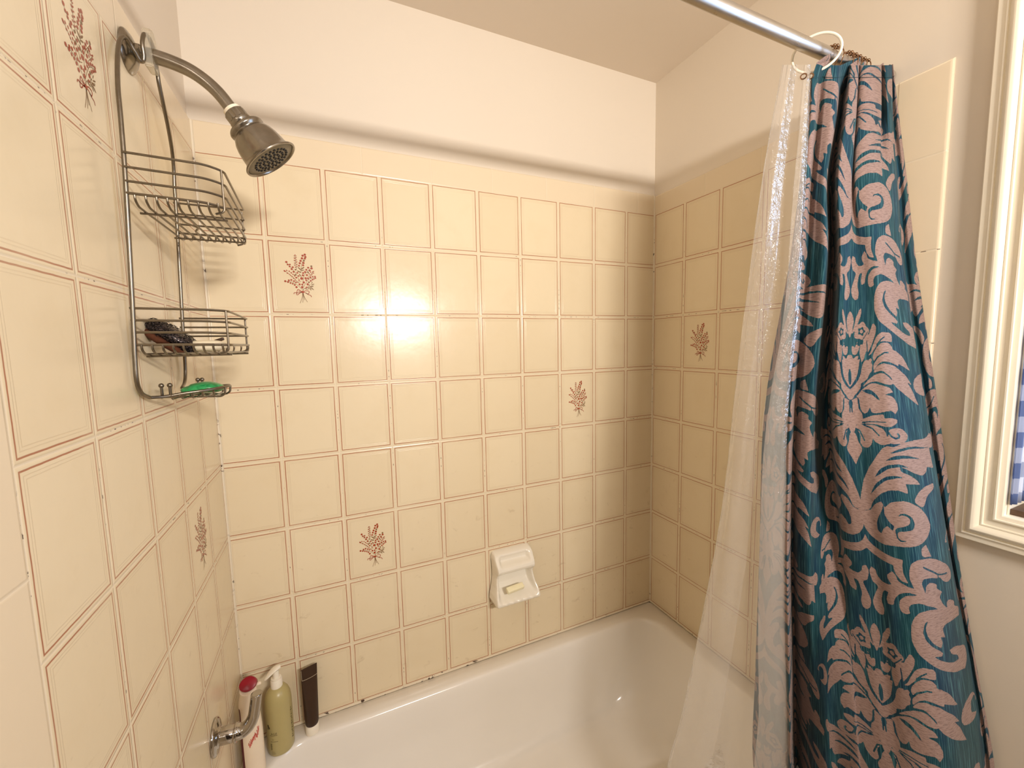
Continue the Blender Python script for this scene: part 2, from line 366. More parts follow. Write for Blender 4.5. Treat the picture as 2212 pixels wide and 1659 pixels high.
E_GLOBE, E_DAY, EXPOSURE = 24.0, 14.0, 0.0
MOTIF = {"add":[[[-2,544],[-2,533],[0,532],[2,533],[5,537],[7,541],[9,548],[10,554],[8,564],[7,569],[5,577],[3,582],[2,586],[0,588],[-3,590]],[[5,580],[10,567],[12,561],[14,552],[16,545],[21,537],[23,532],[29,525],[30,531],[30,535],[28,542],[26,547],[22,556],[19,561],[14,568],[12,573],[8,578],[7,580]],[[51,575],[51,576],[50,578],[49,579],[48,580],[47,581],[45,582],[45,583],[44,585],[43,586],[43,587],[42,589],[42,591],[41,592],[40,593],[39,594],[37,595],[36,595],[33,595],[32,594],[30,593],[29,593],[27,592],[26,591],[25,591],[24,591],[22,591],[20,591],[18,591],[17,591],[15,590],[14,590],[12,588],[12,587],[11,585],[11,584],[12,582],[12,580],[12,579],[13,578],[12,576],[12,575],[11,573],[11,572],[10,570],[10,569],[10,567],[11,565],[12,564],[13,563],[15,562],[16,562],[18,561],[19,561],[21,561],[22,561],[24,560],[25,560],[26,559],[27,558],[29,556],[30,556],[32,555],[34,555],[36,556],[37,556],[38,558],[39,559],[40,561],[41,562],[41,564],[42,564],[43,566],[44,566],[46,567],[47,568],[48,569],[49,570],[51,572],[51,573]],[[5,607],[9,606],[10,607],[12,610],[14,608],[15,606],[16,602],[17,600],[20,597],[20,606],[25,606],[23,614],[21,618],[18,623],[15,625],[10,625],[8,624],[6,620],[5,616]],[[-2,635],[-1,626],[1,625],[3,625],[6,627],[7,629],[9,634],[14,630],[16,628],[22,627],[20,636],[25,634],[23,646],[22,652],[20,662],[18,669],[14,677],[10,682],[5,689],[2,692],[-2,695],[-3,674],[-3,660]],[[-2,704],[-1,699],[1,698],[4,696],[10,691],[15,686],[21,678],[24,672],[27,664],[28,658],[30,650],[31,646],[34,641],[36,638],[41,636],[43,635],[45,637],[52,632],[55,635],[55,637],[53,640],[54,643],[56,647],[56,649],[54,653],[54,655],[54,658],[53,660],[48,664],[46,667],[43,673],[41,676],[36,680],[33,682],[28,685],[26,687],[26,692],[25,696],[20,702],[17,706],[12,710],[10,712],[8,716],[5,719],[-2,722]],[[27,603],[32,604],[36,593],[38,589],[42,585],[45,583],[50,582],[52,580],[54,574],[57,570],[61,563],[63,560],[67,560],[69,562],[72,566],[72,571],[70,579],[67,586],[62,595],[58,602],[51,613],[48,617],[45,622],[45,613],[40,620],[38,624],[35,633],[33,637],[29,641],[27,633],[26,628],[25,621],[25,616]],[[45,628],[52,620],[55,616],[59,607],[62,602],[66,595],[69,590],[75,584],[80,581],[87,578],[92,578],[101,579],[106,580],[109,584],[110,588],[109,599],[98,598],[92,597],[86,597],[81,598],[75,602],[71,605],[65,612],[61,616],[56,622],[53,624]],[[58,631],[59,626],[62,620],[65,616],[71,609],[75,606],[82,601],[88,600],[97,600],[102,602],[106,607],[108,609],[108,613],[110,616],[117,619],[121,623],[128,629],[132,635],[137,645],[139,651],[144,662],[135,656],[130,652],[118,645],[118,650],[110,646],[106,644],[99,641],[95,640],[87,639],[82,639],[73,643],[68,647],[58,658],[58,651],[59,647],[60,642],[60,638]],[[58,661],[60,658],[66,651],[71,647],[79,644],[85,643],[94,645],[99,646],[106,648],[111,651],[121,660],[126,665],[131,670],[135,676],[143,692],[133,685],[140,698],[143,705],[146,716],[148,723],[152,736],[141,726],[135,720],[124,710],[118,704],[110,697],[106,692],[101,686],[100,682],[99,675],[97,672],[92,667],[88,664],[81,659],[76,658],[68,660],[64,661],[58,663]],[[29,693],[39,682],[45,677],[54,671],[60,667],[70,664],[75,663],[83,664],[87,667],[95,674],[98,678],[104,683],[99,687],[96,688],[87,687],[82,686],[76,684],[72,683],[65,681],[60,681],[52,682],[46,684],[38,688],[34,691]],[[27,700],[32,696],[42,689],[47,686],[55,685],[60,685],[67,687],[72,688],[80,690],[84,691],[90,693],[94,696],[99,704],[90,705],[86,706],[79,708],[90,710],[95,712],[100,717],[102,721],[105,729],[105,733],[105,739],[103,742],[98,749],[93,743],[89,741],[81,742],[76,743],[68,745],[64,746],[57,747],[53,747],[47,746],[45,743],[44,734],[39,743],[37,746],[33,748],[31,749],[27,747],[25,745],[23,739],[22,734],[21,726],[21,721],[19,717],[17,715],[14,714],[20,709],[23,705]],[[-2,741],[1,723],[9,719],[13,717],[17,716],[17,726],[18,730],[18,738],[20,742],[23,746],[25,749],[26,754],[26,759],[24,768],[22,772],[16,774],[13,774],[10,773],[7,783],[5,788],[0,797],[-2,801],[-5,803]],[[18,102],[26,93],[32,90],[44,85],[53,83],[72,81],[73,89],[84,88],[89,88],[101,92],[100,98],[96,101],[88,105],[82,106],[72,106],[65,105],[54,102],[46,102],[35,102],[29,102],[22,103],[20,103]],[[4,109],[20,105],[28,104],[41,104],[49,104],[60,108],[66,110],[71,116],[73,120],[74,127],[77,131],[91,136],[79,140],[73,142],[64,144],[59,144],[52,141],[48,139],[43,132],[40,142],[38,146],[33,151],[29,153],[23,153],[20,151],[16,145],[16,140],[18,131],[17,125],[13,119],[10,115]],[[-6,114],[-3,114],[0,116],[4,122],[7,126],[9,131],[10,135],[11,141],[13,145],[17,152],[18,156],[17,162],[14,167],[8,176],[5,182],[1,190],[-2,193],[-5,194]],[[-6,69],[0,69],[2,82],[2,89],[0,105],[-4,105]],[[76,118],[81,112],[86,110],[95,109],[101,109],[109,112],[113,116],[118,123],[119,127],[117,133],[114,136],[107,140],[102,141],[93,141],[87,141],[77,139],[72,140],[66,146],[71,133],[74,128],[77,124],[78,121]],[[-2,292],[0,268],[3,255],[9,236],[13,223],[22,206],[28,194],[40,177],[48,166],[61,151],[71,146],[85,147],[93,145],[104,141],[114,139],[132,137],[142,137],[154,137],[159,135],[164,129],[172,133],[174,137],[175,144],[174,150],[170,157],[167,160],[160,159],[160,171],[161,179],[162,202],[150,195],[147,204],[144,207],[139,210],[135,210],[127,206],[121,203],[112,197],[106,193],[93,187],[93,195],[97,199],[108,204],[114,208],[122,215],[126,220],[130,228],[117,225],[111,224],[100,222],[101,230],[102,234],[101,242],[89,237],[82,235],[69,236],[61,238],[47,245],[40,251],[30,262],[25,270],[20,283],[14,288]],[[-2,292],[-2,307],[-2,315],[1,326],[4,333],[11,343],[17,347],[28,352],[38,353],[54,351],[65,350],[83,348],[94,347],[109,344],[118,341],[128,334],[132,328],[137,317],[138,309],[135,296],[132,288],[125,277],[120,271],[109,263],[102,259],[90,256],[81,257],[68,260],[61,263],[49,274],[43,263],[34,268],[28,273],[20,286],[13,290]],[[114,261],[114,255],[120,247],[125,242],[136,235],[143,232],[157,231],[157,240],[154,244],[144,250],[139,256],[133,269],[129,273],[125,272],[121,269]],[[-4,349],[-4,343],[-1,342],[4,353],[7,358],[14,364],[20,367],[30,370],[37,372],[49,374],[56,375],[72,375],[69,387],[69,393],[69,401],[71,407],[77,420],[66,419],[62,417],[57,411],[54,408],[52,401],[51,398],[51,391],[35,389],[28,388],[18,385],[11,382],[2,375],[-2,373],[-5,374]],[[1,427],[1,421],[5,412],[12,415],[14,417],[15,424],[17,428],[22,433],[25,435],[31,435],[35,435],[43,432],[37,424],[36,421],[36,416],[39,412],[47,404],[52,409],[54,412],[56,419],[60,422],[69,425],[76,427],[85,428],[89,431],[92,440],[77,438],[69,440],[58,445],[53,450],[47,458],[45,463],[43,471],[40,474],[32,476],[30,468],[31,463],[35,451],[29,451],[26,453],[23,460],[22,465],[20,473],[20,479],[22,487],[23,493],[22,502],[20,506],[14,508],[11,507],[6,502],[4,498],[2,490],[2,484],[5,475],[8,468],[13,457],[15,452],[14,449],[12,447],[6,444],[4,439]],[[81,412],[81,405],[82,395],[84,389],[87,382],[91,378],[101,373],[108,372],[120,373],[129,375],[141,380],[148,385],[157,396],[161,403],[165,414],[166,421],[165,429],[163,432],[158,433],[155,432],[149,426],[146,422],[144,418],[142,416],[137,416],[133,415],[126,412],[120,411],[112,410],[108,411],[105,416],[104,419],[106,426],[107,430],[109,438],[112,425],[115,422],[120,420],[124,421],[131,425],[134,428],[133,434],[135,437],[143,444],[138,450],[137,454],[139,461],[141,467],[149,480],[149,471],[150,468],[153,466],[156,468],[162,474],[164,478],[163,485],[166,489],[175,495],[177,500],[174,512],[160,509],[153,508],[144,507],[140,508],[135,512],[135,517],[137,530],[128,526],[131,537],[130,540],[127,546],[117,537],[112,532],[106,523],[103,517],[101,508],[101,502],[105,494],[107,490],[113,487],[102,492],[99,497],[96,506],[95,512],[97,521],[100,527],[106,534],[111,539],[118,545],[123,549],[127,554],[129,556],[127,561],[111,557],[120,565],[125,569],[133,575],[138,579],[146,584],[151,586],[158,587],[157,580],[155,576],[148,570],[145,566],[143,558],[151,558],[156,560],[164,567],[170,570],[177,575],[180,579],[183,587],[183,593],[182,600],[179,605],[169,616],[149,605],[140,598],[125,587],[116,580],[103,570],[95,564],[84,556],[79,550],[74,540],[72,535],[71,529],[71,523],[72,510],[73,502],[78,490],[82,484],[91,475],[98,472],[108,470],[115,470],[131,474],[121,466],[114,463],[101,457],[93,456],[82,459],[77,461],[73,467],[72,471],[74,478],[69,481],[66,482],[59,482],[56,479],[54,473],[54,468],[56,459],[60,454],[68,447],[75,444],[92,441],[86,425],[84,419]],[[112,355],[114,351],[123,346],[131,372],[116,369],[112,365]],[[197,693],[197,695],[197,697],[197,699],[196,701],[195,702],[195,704],[194,706],[193,708],[192,709],[190,710],[189,712],[187,713],[186,714],[184,715],[183,716],[180,717],[179,717],[177,718],[175,718],[173,718],[171,718],[169,718],[167,718],[165,717],[164,717],[161,716],[160,715],[158,714],[157,713],[155,712],[154,710],[152,709],[151,708],[150,706],[149,704],[149,702],[148,701],[147,699],[147,697],[147,695],[147,693],[147,691],[147,690],[148,687],[149,686],[149,684],[150,683],[151,681],[152,679],[154,678],[155,677],[157,675],[158,674],[160,673],[161,672],[164,672],[165,671],[167,671],[169,670],[171,670],[173,670],[175,670],[177,671],[179,671],[180,672],[183,672],[184,673],[186,674],[187,675],[189,677],[190,678],[192,679],[193,681],[194,683],[195,684],[195,686],[196,687],[197,690],[197,691]]],"cut":[[[40,575],[40,576],[40,577],[39,577],[38,578],[37,578],[36,579],[36,579],[35,579],[35,580],[35,580],[35,581],[35,582],[34,583],[34,584],[34,585],[33,585],[32,585],[31,585],[31,585],[30,584],[29,584],[29,583],[28,582],[28,582],[27,582],[27,582],[26,582],[25,582],[24,582],[23,582],[22,582],[21,582],[21,581],[21,580],[21,580],[21,579],[22,578],[22,577],[23,576],[23,576],[23,575],[23,575],[22,574],[22,573],[21,573],[21,571],[21,571],[21,570],[21,569],[22,569],[23,569],[24,569],[25,569],[26,569],[27,569],[27,569],[28,569],[28,569],[29,568],[29,567],[30,567],[31,566],[31,566],[32,566],[33,566],[34,566],[34,567],[34,568],[35,569],[35,570],[35,571],[35,571],[35,572],[36,572],[36,572],[37,573],[38,573],[39,574],[40,574]],[[-2,662],[-2,655],[1,654],[3,661],[4,666],[4,672],[4,677],[3,685],[2,688],[-1,690]],[[28,701],[38,698],[43,698],[50,700],[54,703],[60,708],[63,712],[68,721],[62,718],[59,716],[53,711],[48,708],[41,707],[36,705]],[[-2,732],[-1,725],[2,722],[5,725],[5,729],[4,737],[4,744],[2,755],[0,759],[-3,761]],[[71,162],[89,154],[100,151],[117,149],[132,150],[166,159],[131,154],[116,154],[97,157],[86,159]],[[61,178],[78,168],[87,165],[103,165],[115,167],[141,177],[114,172],[102,171],[84,173],[75,174]],[[36,214],[47,198],[54,192],[68,185],[77,183],[91,182],[99,184],[112,191],[97,188],[89,188],[76,190],[67,193],[55,201],[48,206]],[[22,255],[33,233],[40,224],[53,214],[62,209],[76,206],[85,206],[99,209],[84,210],[76,212],[63,216],[55,220],[44,229],[37,236]],[[18,289],[22,277],[24,272],[30,266],[34,264],[43,262],[33,269],[28,274]],[[74,290],[76,285],[79,283],[87,281],[92,282],[99,286],[103,290],[106,299],[106,304],[103,311],[99,314],[91,316],[86,317],[77,318],[73,319],[68,323],[68,327],[69,333],[74,336],[88,336],[77,339],[72,339],[68,336],[65,332],[64,322],[64,317],[68,313],[71,311],[80,309],[85,307],[93,304],[96,301],[98,295],[97,291],[92,287],[88,286],[82,285],[79,286]],[[46,269],[47,275],[47,279],[46,286],[47,291],[51,298],[54,303],[63,310],[59,320],[49,312],[42,318],[39,322],[35,331],[30,329],[28,325],[28,316],[29,309],[32,300],[35,294],[40,285],[43,279]]],"add2":[[[34,576],[34,576],[34,577],[33,577],[33,578],[33,578],[32,579],[31,579],[31,579],[30,580],[30,580],[29,580],[28,579],[28,579],[27,579],[27,578],[26,578],[26,577],[26,577],[25,576],[25,576],[25,575],[26,574],[26,574],[26,573],[27,573],[27,572],[28,572],[28,572],[29,571],[30,571],[30,571],[31,572],[31,572],[32,572],[33,573],[33,573],[33,574],[34,574],[34,575]]],"vein":[[1.519,[[10,592],[17,603],[32,594],[47,576]]],[1.953,[[43,596],[44,611],[43,627]]],[2.17,[[71,604],[82,594],[92,588]]],[2.604,[[57,645],[70,630],[88,621],[97,621]]],[1.953,[[20,101],[41,97],[58,97],[76,97]]],[2.387,[[2,111],[17,118],[25,138]]],[2.387,[[26,105],[44,111],[57,125]]],[3.038,[[-2,109],[-2,134],[-2,159]]],[3.255,[[79,118],[83,125],[92,130],[99,129],[101,125],[98,121]]],[2.604,[[112,388],[129,401],[139,409],[157,415]]],[1.953,[[139,409],[139,417],[144,427]]],[15.19,[[198,700],[186,703],[177,698],[178,689],[185,688]]]]}
CURT = {"s":[-400,-350,-300,-285,-272,-262,-240,-216,-200,-120,-70,-52,-30,-10,15,40,62,85,108,130,150,165,200,240,268,300],"v":[122,250,390,520,900,1200,1440,1659],"P":[[[1.2615,-0.7169,2.0871],[1.2529,-0.7221,2.0819],[1.2358,-0.7324,2.0714],[1.2248,-0.7436,2.0619],[1.2384,-0.7455,2.0642],[1.2564,-0.7386,2.0728],[1.2685,-0.7496,2.0691],[1.2892,-0.7584,2.0689],[1.322,-0.7449,2.0852],[1.369,-0.7278,2.1072],[1.3492,-0.7429,2.0931],[1.3279,-0.7577,2.0789],[1.3322,-0.7641,2.0761],[1.3531,-0.7611,2.0831],[1.3909,-0.7373,2.1068],[1.3571,-0.7616,2.0837],[1.3733,-0.7723,2.0813],[1.426,-0.7655,2.0984],[1.4628,-0.7428,2.1213],[1.4392,-0.7618,2.1039],[1.4428,-0.7679,2.1012],[1.466,-0.7657,2.1082],[1.4828,-0.7481,2.1264],[1.4825,-0.7591,2.1195],[1.4872,-0.7529,2.131],[1.4879,-0.7348,2.1484]],[[1.2553,-0.7186,1.9653],[1.2467,-0.7238,1.9611],[1.2318,-0.7347,1.9528],[1.2201,-0.7464,1.9448],[1.231,-0.749,1.9457],[1.2508,-0.741,1.9535],[1.2517,-0.7541,1.9472],[1.2695,-0.7654,1.9452],[1.309,-0.7473,1.9618],[1.3532,-0.7306,1.9785],[1.3313,-0.746,1.9667],[1.3005,-0.766,1.9509],[1.3052,-0.7739,1.948],[1.3287,-0.7729,1.9531],[1.3632,-0.7544,1.9689],[1.3344,-0.7742,1.9535],[1.346,-0.787,1.9496],[1.3979,-0.7846,1.9609],[1.4234,-0.7701,1.9729],[1.4193,-0.7821,1.9662],[1.4196,-0.7887,1.9631],[1.4381,-0.7869,1.9676],[1.4713,-0.7698,1.9826],[1.4731,-0.7804,1.978],[1.4836,-0.7772,1.9844],[1.4873,-0.7588,1.9989]],[[1.242,-0.7173,1.8297],[1.2364,-0.7237,1.8267],[1.2241,-0.736,1.8206],[1.2098,-0.7474,1.8146],[1.2183,-0.7506,1.8146],[1.2436,-0.7393,1.8221],[1.2431,-0.7517,1.8176],[1.2535,-0.7638,1.8147],[1.3,-0.7405,1.8294],[1.3438,-0.7248,1.841],[1.3145,-0.7463,1.8293],[1.2744,-0.7717,1.8147],[1.2807,-0.7804,1.8125],[1.3041,-0.7828,1.8148],[1.3248,-0.7748,1.8205],[1.3137,-0.7864,1.8148],[1.326,-0.8003,1.8115],[1.3499,-0.8076,1.8122],[1.369,-0.8109,1.8136],[1.3852,-0.8132,1.815],[1.4021,-0.8121,1.8177],[1.4171,-0.8103,1.8204],[1.4577,-0.7958,1.8312],[1.4623,-0.8053,1.8284],[1.4807,-0.8015,1.8336],[1.4868,-0.783,1.8443]],[[1.242,-0.7071,1.7046],[1.2389,-0.7151,1.7025],[1.2204,-0.7343,1.6965],[1.2068,-0.7464,1.6926],[1.2138,-0.7497,1.6924],[1.243,-0.736,1.6979],[1.2485,-0.7479,1.6956],[1.2563,-0.7699,1.6911],[1.3115,-0.7422,1.702],[1.3538,-0.7267,1.709],[1.3248,-0.7489,1.7015],[1.2771,-0.7798,1.6905],[1.2787,-0.7893,1.6884],[1.2926,-0.7915,1.689],[1.3083,-0.7946,1.6896],[1.3114,-0.8047,1.6875],[1.3153,-0.8151,1.6854],[1.3254,-0.824,1.6841],[1.3445,-0.8286,1.6846],[1.3711,-0.8286,1.6867],[1.3943,-0.8271,1.689],[1.4104,-0.8265,1.6904],[1.4515,-0.813,1.6969],[1.4563,-0.8238,1.6947],[1.4784,-0.8216,1.6976],[1.4864,-0.8033,1.7043]],[[1.2043,-0.6824,1.3065],[1.2115,-0.6995,1.3084],[1.199,-0.7366,1.3153],[1.1849,-0.7492,1.3185],[1.1915,-0.7539,1.3186],[1.2372,-0.7302,1.3108],[1.2327,-0.7497,1.3142],[1.2416,-0.7674,1.3161],[1.2736,-0.7571,1.3116],[1.3337,-0.7454,1.3043],[1.3139,-0.7645,1.309],[1.2555,-0.7996,1.3198],[1.2489,-0.8168,1.323],[1.2591,-0.8239,1.3232],[1.2743,-0.8346,1.3234],[1.2821,-0.8506,1.3252],[1.2921,-0.8628,1.3261],[1.3027,-0.8752,1.3271],[1.3269,-0.8818,1.3259],[1.3552,-0.8863,1.3239],[1.3868,-0.8883,1.3214],[1.42,-0.8866,1.318],[1.4595,-0.8742,1.3125],[1.4607,-0.8856,1.3141],[1.48,-0.8859,1.3116],[1.4874,-0.8662,1.3046]],[[1.1983,-0.6882,0.9698],[1.2059,-0.7078,0.9774],[1.1917,-0.7463,0.9994],[1.178,-0.7597,1.0091],[1.1841,-0.7649,1.0102],[1.2561,-0.7268,0.9746],[1.2407,-0.7513,0.9901],[1.2395,-0.7753,1.002],[1.2549,-0.7763,0.9988],[1.2848,-0.7903,0.9984],[1.3034,-0.8067,1.0018],[1.2886,-0.8183,1.011],[1.2839,-0.8384,1.0218],[1.2866,-0.8528,1.0281],[1.293,-0.8701,1.0349],[1.2902,-0.8911,1.0457],[1.2945,-0.9062,1.0519],[1.3038,-0.9196,1.0562],[1.3223,-0.9293,1.0564],[1.3542,-0.9335,1.0509],[1.3849,-0.9371,1.0453],[1.4222,-0.9353,1.0355],[1.4639,-0.9262,1.0211],[1.4589,-0.9333,1.0258],[1.4779,-0.9328,1.0195],[1.4873,-0.9153,1.0003]],[[1.1937,-0.6927,0.6873],[1.2019,-0.7147,0.7011],[1.1929,-0.7607,0.7394],[1.1789,-0.774,0.7546],[1.1839,-0.7789,0.7566],[1.2915,-0.7224,0.6744],[1.2766,-0.7488,0.6998],[1.2556,-0.7822,0.733],[1.2542,-0.7944,0.7427],[1.257,-0.8239,0.7642],[1.2713,-0.8512,0.7798],[1.2742,-0.854,0.7809],[1.278,-0.8708,0.7923],[1.2803,-0.8859,0.803],[1.2858,-0.904,0.8147],[1.282,-0.9255,0.8325],[1.2854,-0.941,0.8431],[1.2938,-0.955,0.8507],[1.3114,-0.9655,0.8523],[1.3426,-0.9708,0.845],[1.3822,-0.9725,0.8319],[1.4192,-0.972,0.8181],[1.466,-0.9693,0.799],[1.4651,-0.9747,0.8034],[1.4771,-0.9737,0.7963],[1.4873,-0.9582,0.7677]],[[1.1913,-0.6997,0.4206],[1.2005,-0.7248,0.4419],[1.1935,-0.7758,0.4979],[1.1792,-0.7891,0.5185],[1.1827,-0.7929,0.5208],[1.3267,-0.7195,0.3754],[1.3043,-0.7534,0.4212],[1.2722,-0.7906,0.4751],[1.2625,-0.8089,0.4986],[1.2686,-0.8445,0.5324],[1.2626,-0.8804,0.5723],[1.2652,-0.8833,0.574],[1.2683,-0.9006,0.5904],[1.27,-0.9163,0.6057],[1.2745,-0.9349,0.6226],[1.2743,-0.9548,0.6433],[1.2768,-0.9707,0.6585],[1.2842,-0.985,0.6697],[1.3009,-0.9961,0.673],[1.3313,-1.0023,0.6647],[1.3752,-1.0038,0.645],[1.4117,-1.0043,0.6278],[1.4595,-1.0044,0.6048],[1.459,-1.0106,0.6114],[1.4746,-1.0119,0.6037],[1.487,-0.9967,0.5658]]]}
LINER = [[[1.1961,-0.7222,2.0517],[1.1887,-0.7155,2.0539],[1.1735,-0.7167,2.0495],[1.1613,-0.722,2.0434],[1.1608,-0.728,2.0398],[1.1638,-0.7362,2.0357],[1.1915,-0.7342,2.0435],[1.1971,-0.7439,2.0391],[1.2003,-0.7483,2.0373],[1.2139,-0.7464,2.0417],[1.2176,-0.7405,2.0461],[1.2174,-0.7379,2.0476],[1.2097,-0.738,2.0457],[1.2123,-0.741,2.0445],[1.2158,-0.7435,2.0439]],[[1.1763,-0.7113,1.8371],[1.1678,-0.7013,1.8396],[1.1514,-0.6998,1.8378],[1.1396,-0.705,1.8342],[1.1386,-0.7118,1.8315],[1.1449,-0.7249,1.8275],[1.1748,-0.7279,1.8307],[1.1825,-0.7422,1.8265],[1.1893,-0.7496,1.8247],[1.2064,-0.7507,1.8267],[1.2111,-0.7441,1.8298],[1.2064,-0.7391,1.831],[1.1946,-0.7365,1.8303],[1.2012,-0.7422,1.8291],[1.2087,-0.7474,1.8283]],[[1.1637,-0.7016,1.5265],[1.1525,-0.6863,1.5274],[1.1332,-0.6799,1.5277],[1.1217,-0.685,1.5274],[1.1205,-0.6925,1.5269],[1.1292,-0.7109,1.5259],[1.161,-0.7191,1.5255],[1.1702,-0.738,1.5244],[1.1779,-0.7487,1.5238],[1.1958,-0.753,1.5236],[1.2011,-0.7459,1.524],[1.1949,-0.7381,1.5245],[1.1819,-0.7325,1.5248],[1.1898,-0.7413,1.5243],[1.1984,-0.7494,1.5238]],[[1.155,-0.701,1.3097],[1.1463,-0.6776,1.3068],[1.1289,-0.6634,1.3062],[1.1181,-0.668,1.3079],[1.1157,-0.6768,1.3095],[1.1184,-0.6969,1.3124],[1.1427,-0.7074,1.3118],[1.1459,-0.7284,1.3148],[1.1571,-0.7433,1.3161],[1.1783,-0.7515,1.3154],[1.1839,-0.7441,1.3137],[1.1739,-0.7324,1.3128],[1.1573,-0.7228,1.3129],[1.1689,-0.7357,1.3138],[1.1811,-0.7478,1.3146]],[[1.1436,-0.6998,1.021],[1.1311,-0.6682,1.0096],[1.1097,-0.6452,1.004],[1.0991,-0.65,1.0086],[1.0969,-0.6592,1.0132],[1.103,-0.6865,1.0241],[1.1303,-0.7037,1.0257],[1.136,-0.7302,1.0363],[1.1493,-0.7489,1.0418],[1.1725,-0.7609,1.042],[1.1782,-0.7533,1.0373],[1.1661,-0.7381,1.0331],[1.1473,-0.7247,1.0313],[1.1611,-0.7413,1.0357],[1.1754,-0.7571,1.0396]],[[1.1251,-0.6864,0.7904],[1.1059,-0.6536,0.7745],[1.0782,-0.6298,0.7673],[1.0674,-0.635,0.7744],[1.0662,-0.644,0.7809],[1.0821,-0.679,0.7995],[1.1193,-0.7029,0.8035],[1.1332,-0.735,0.8207],[1.1483,-0.7571,0.8308],[1.173,-0.7724,0.8331],[1.179,-0.7648,0.826],[1.1651,-0.7464,0.818],[1.1445,-0.7295,0.8134],[1.1601,-0.7496,0.8219],[1.176,-0.7686,0.8296]],[[1.0976,-0.6722,0.5461],[1.071,-0.6386,0.5268],[1.0365,-0.6143,0.5193],[1.0256,-0.62,0.5294],[1.0253,-0.6288,0.5376],[1.0557,-0.6728,0.5649],[1.107,-0.7044,0.5717],[1.1326,-0.7429,0.596],[1.1488,-0.7682,0.6124],[1.1745,-0.7867,0.6182],[1.1808,-0.7791,0.6085],[1.1657,-0.7577,0.5953],[1.1439,-0.7376,0.5862],[1.1607,-0.7608,0.6004],[1.1776,-0.7829,0.6133]],[[1.0806,-0.6658,0.4391],[1.0493,-0.6312,0.4187],[1.0102,-0.6059,0.4116],[0.9993,-0.612,0.4231],[0.9995,-0.6207,0.432],[1.0374,-0.6674,0.4618],[1.0962,-0.7014,0.4683],[1.1281,-0.742,0.4947],[1.1457,-0.7699,0.515],[1.1728,-0.7908,0.5234],[1.1791,-0.7832,0.5125],[1.1627,-0.7594,0.4959],[1.1393,-0.7367,0.4838],[1.1576,-0.7625,0.5016],[1.1759,-0.787,0.518]]]
# ------------------------------------------------------------------ the room
PO = .007            # plaster lies this far behind the tile face
T_ = .10
bm = bmesh.new(); box(bm, (-PO - T_, PO, 0), (W + PO + T_, PO + T_, CEIL)); wall_back = struct('wall_back', bm, M['wall'])
bm = bmesh.new(); box(bm, (-PO - T_, FRONT, 0), (-PO, PO, CEIL)); wall_left = struct('wall_left', bm, M['wall'])
bm = bmesh.new(); box(bm, (-PO - T_, FRONT - T_, 0), (W + PO + T_, FRONT, CEIL)); struct('wall_front', bm, M['wall'])
bm = bmesh.new(); box(bm, (-PO - T_, FRONT - T_, CEIL), (W + PO + T_, PO + T_, CEIL + T_)); struct('ceiling', bm, M['ceiling'])
bm = bmesh.new(); box(bm, (-PO - T_, FRONT - T_, -T_), (W + PO + T_, PO + T_, 0)); struct('floor', bm, M['floor'])
bm = bmesh.new(); box(bm, (-PO + .02, FRONT, .005), (.62, FRONT + .04, 2.03), 0, .004)  # added out of view, so the chrome has something dark to reflect
for z0, z1 in ((.25, .95), (1.10, 1.85)): box(bm, (.12, FRONT + .036, z0), (.50, FRONT + .046, z1), 0, .006)
struct('added_door_1', bm, simple('added_door_dark', rgb(58, 40, 28), .35, var=.2, vscale=6))
# right wall with the window opening
WY0, WY1, WZ0, WZ1 = -1.72, -.986, 1.126, 2.22
XR = W + PO
bm = bmesh.new()
box(bm, (XR, WY1, 0), (XR + .13, PO, CEIL))
box(bm, (XR, FRONT, 0), (XR + .13, WY0, CEIL))
box(bm, (XR, WY0, 0), (XR + .13, WY1, WZ0))
box(bm, (XR, WY0, WZ1), (XR + .13, WY1, CEIL))
wall_right = struct('wall_right', bm, M['wall'])

def cladding(bm, a, b, edges):
    """tile slab with the listed outer edges rounded; edges = list of tests on an edge's two points"""
    vs = box(bm, a, b)
    es = [e for e in set(e for v in vs for e in v.link_edges) if any(all(t(v.co) for v in e.verts) for t in edges)]
    bmesh.ops.bevel(bm, geom=es, offset=.0065, segments=5, profile=.5, affect='EDGES')

# --- printed bouquets (col, row counted from the corner / from the top)
BER = [(342,452,26),(373,516,21),(428,512,20),(420,565,21),(498,580,23),(466,630,24),(512,698,23),(605,722,21),(635,803,20),(570,850,22),
 (832,232,27),(773,263,27),(843,292,27),(752,334,28),(828,336,24),(713,402,27),(686,464,26),(783,452,27),(770,514,25),(662,532,23),
 (898,572,24),(988,584,27),(846,630,24),(935,647,24),(810,690,25),(757,720,23),(852,770,25),(745,780,24),(814,856,28),(877,858,24),(940,825,24),
 (1003,806,20),(1063,802,21),(1072,843,19),(1034,865,16),(993,885,21),(944,920,22),(858,1015,27),(757,968,27),(825,910,20),(644,1024,25),
 (712,1026,22),(707,1098,29),(708,865,34),(558,1100,26),(518,1044,22),(468,1013,20),(412,996,20),(350,972,23),(280,954,25),(373,928,22),(437,916,23),
 (503,944,21),(554,974,20),(822,1098,20)]
OLV = [(565,640,20),(550,778,22),(798,392,24),(985,530,24),(886,698,20),(893,960,22)]
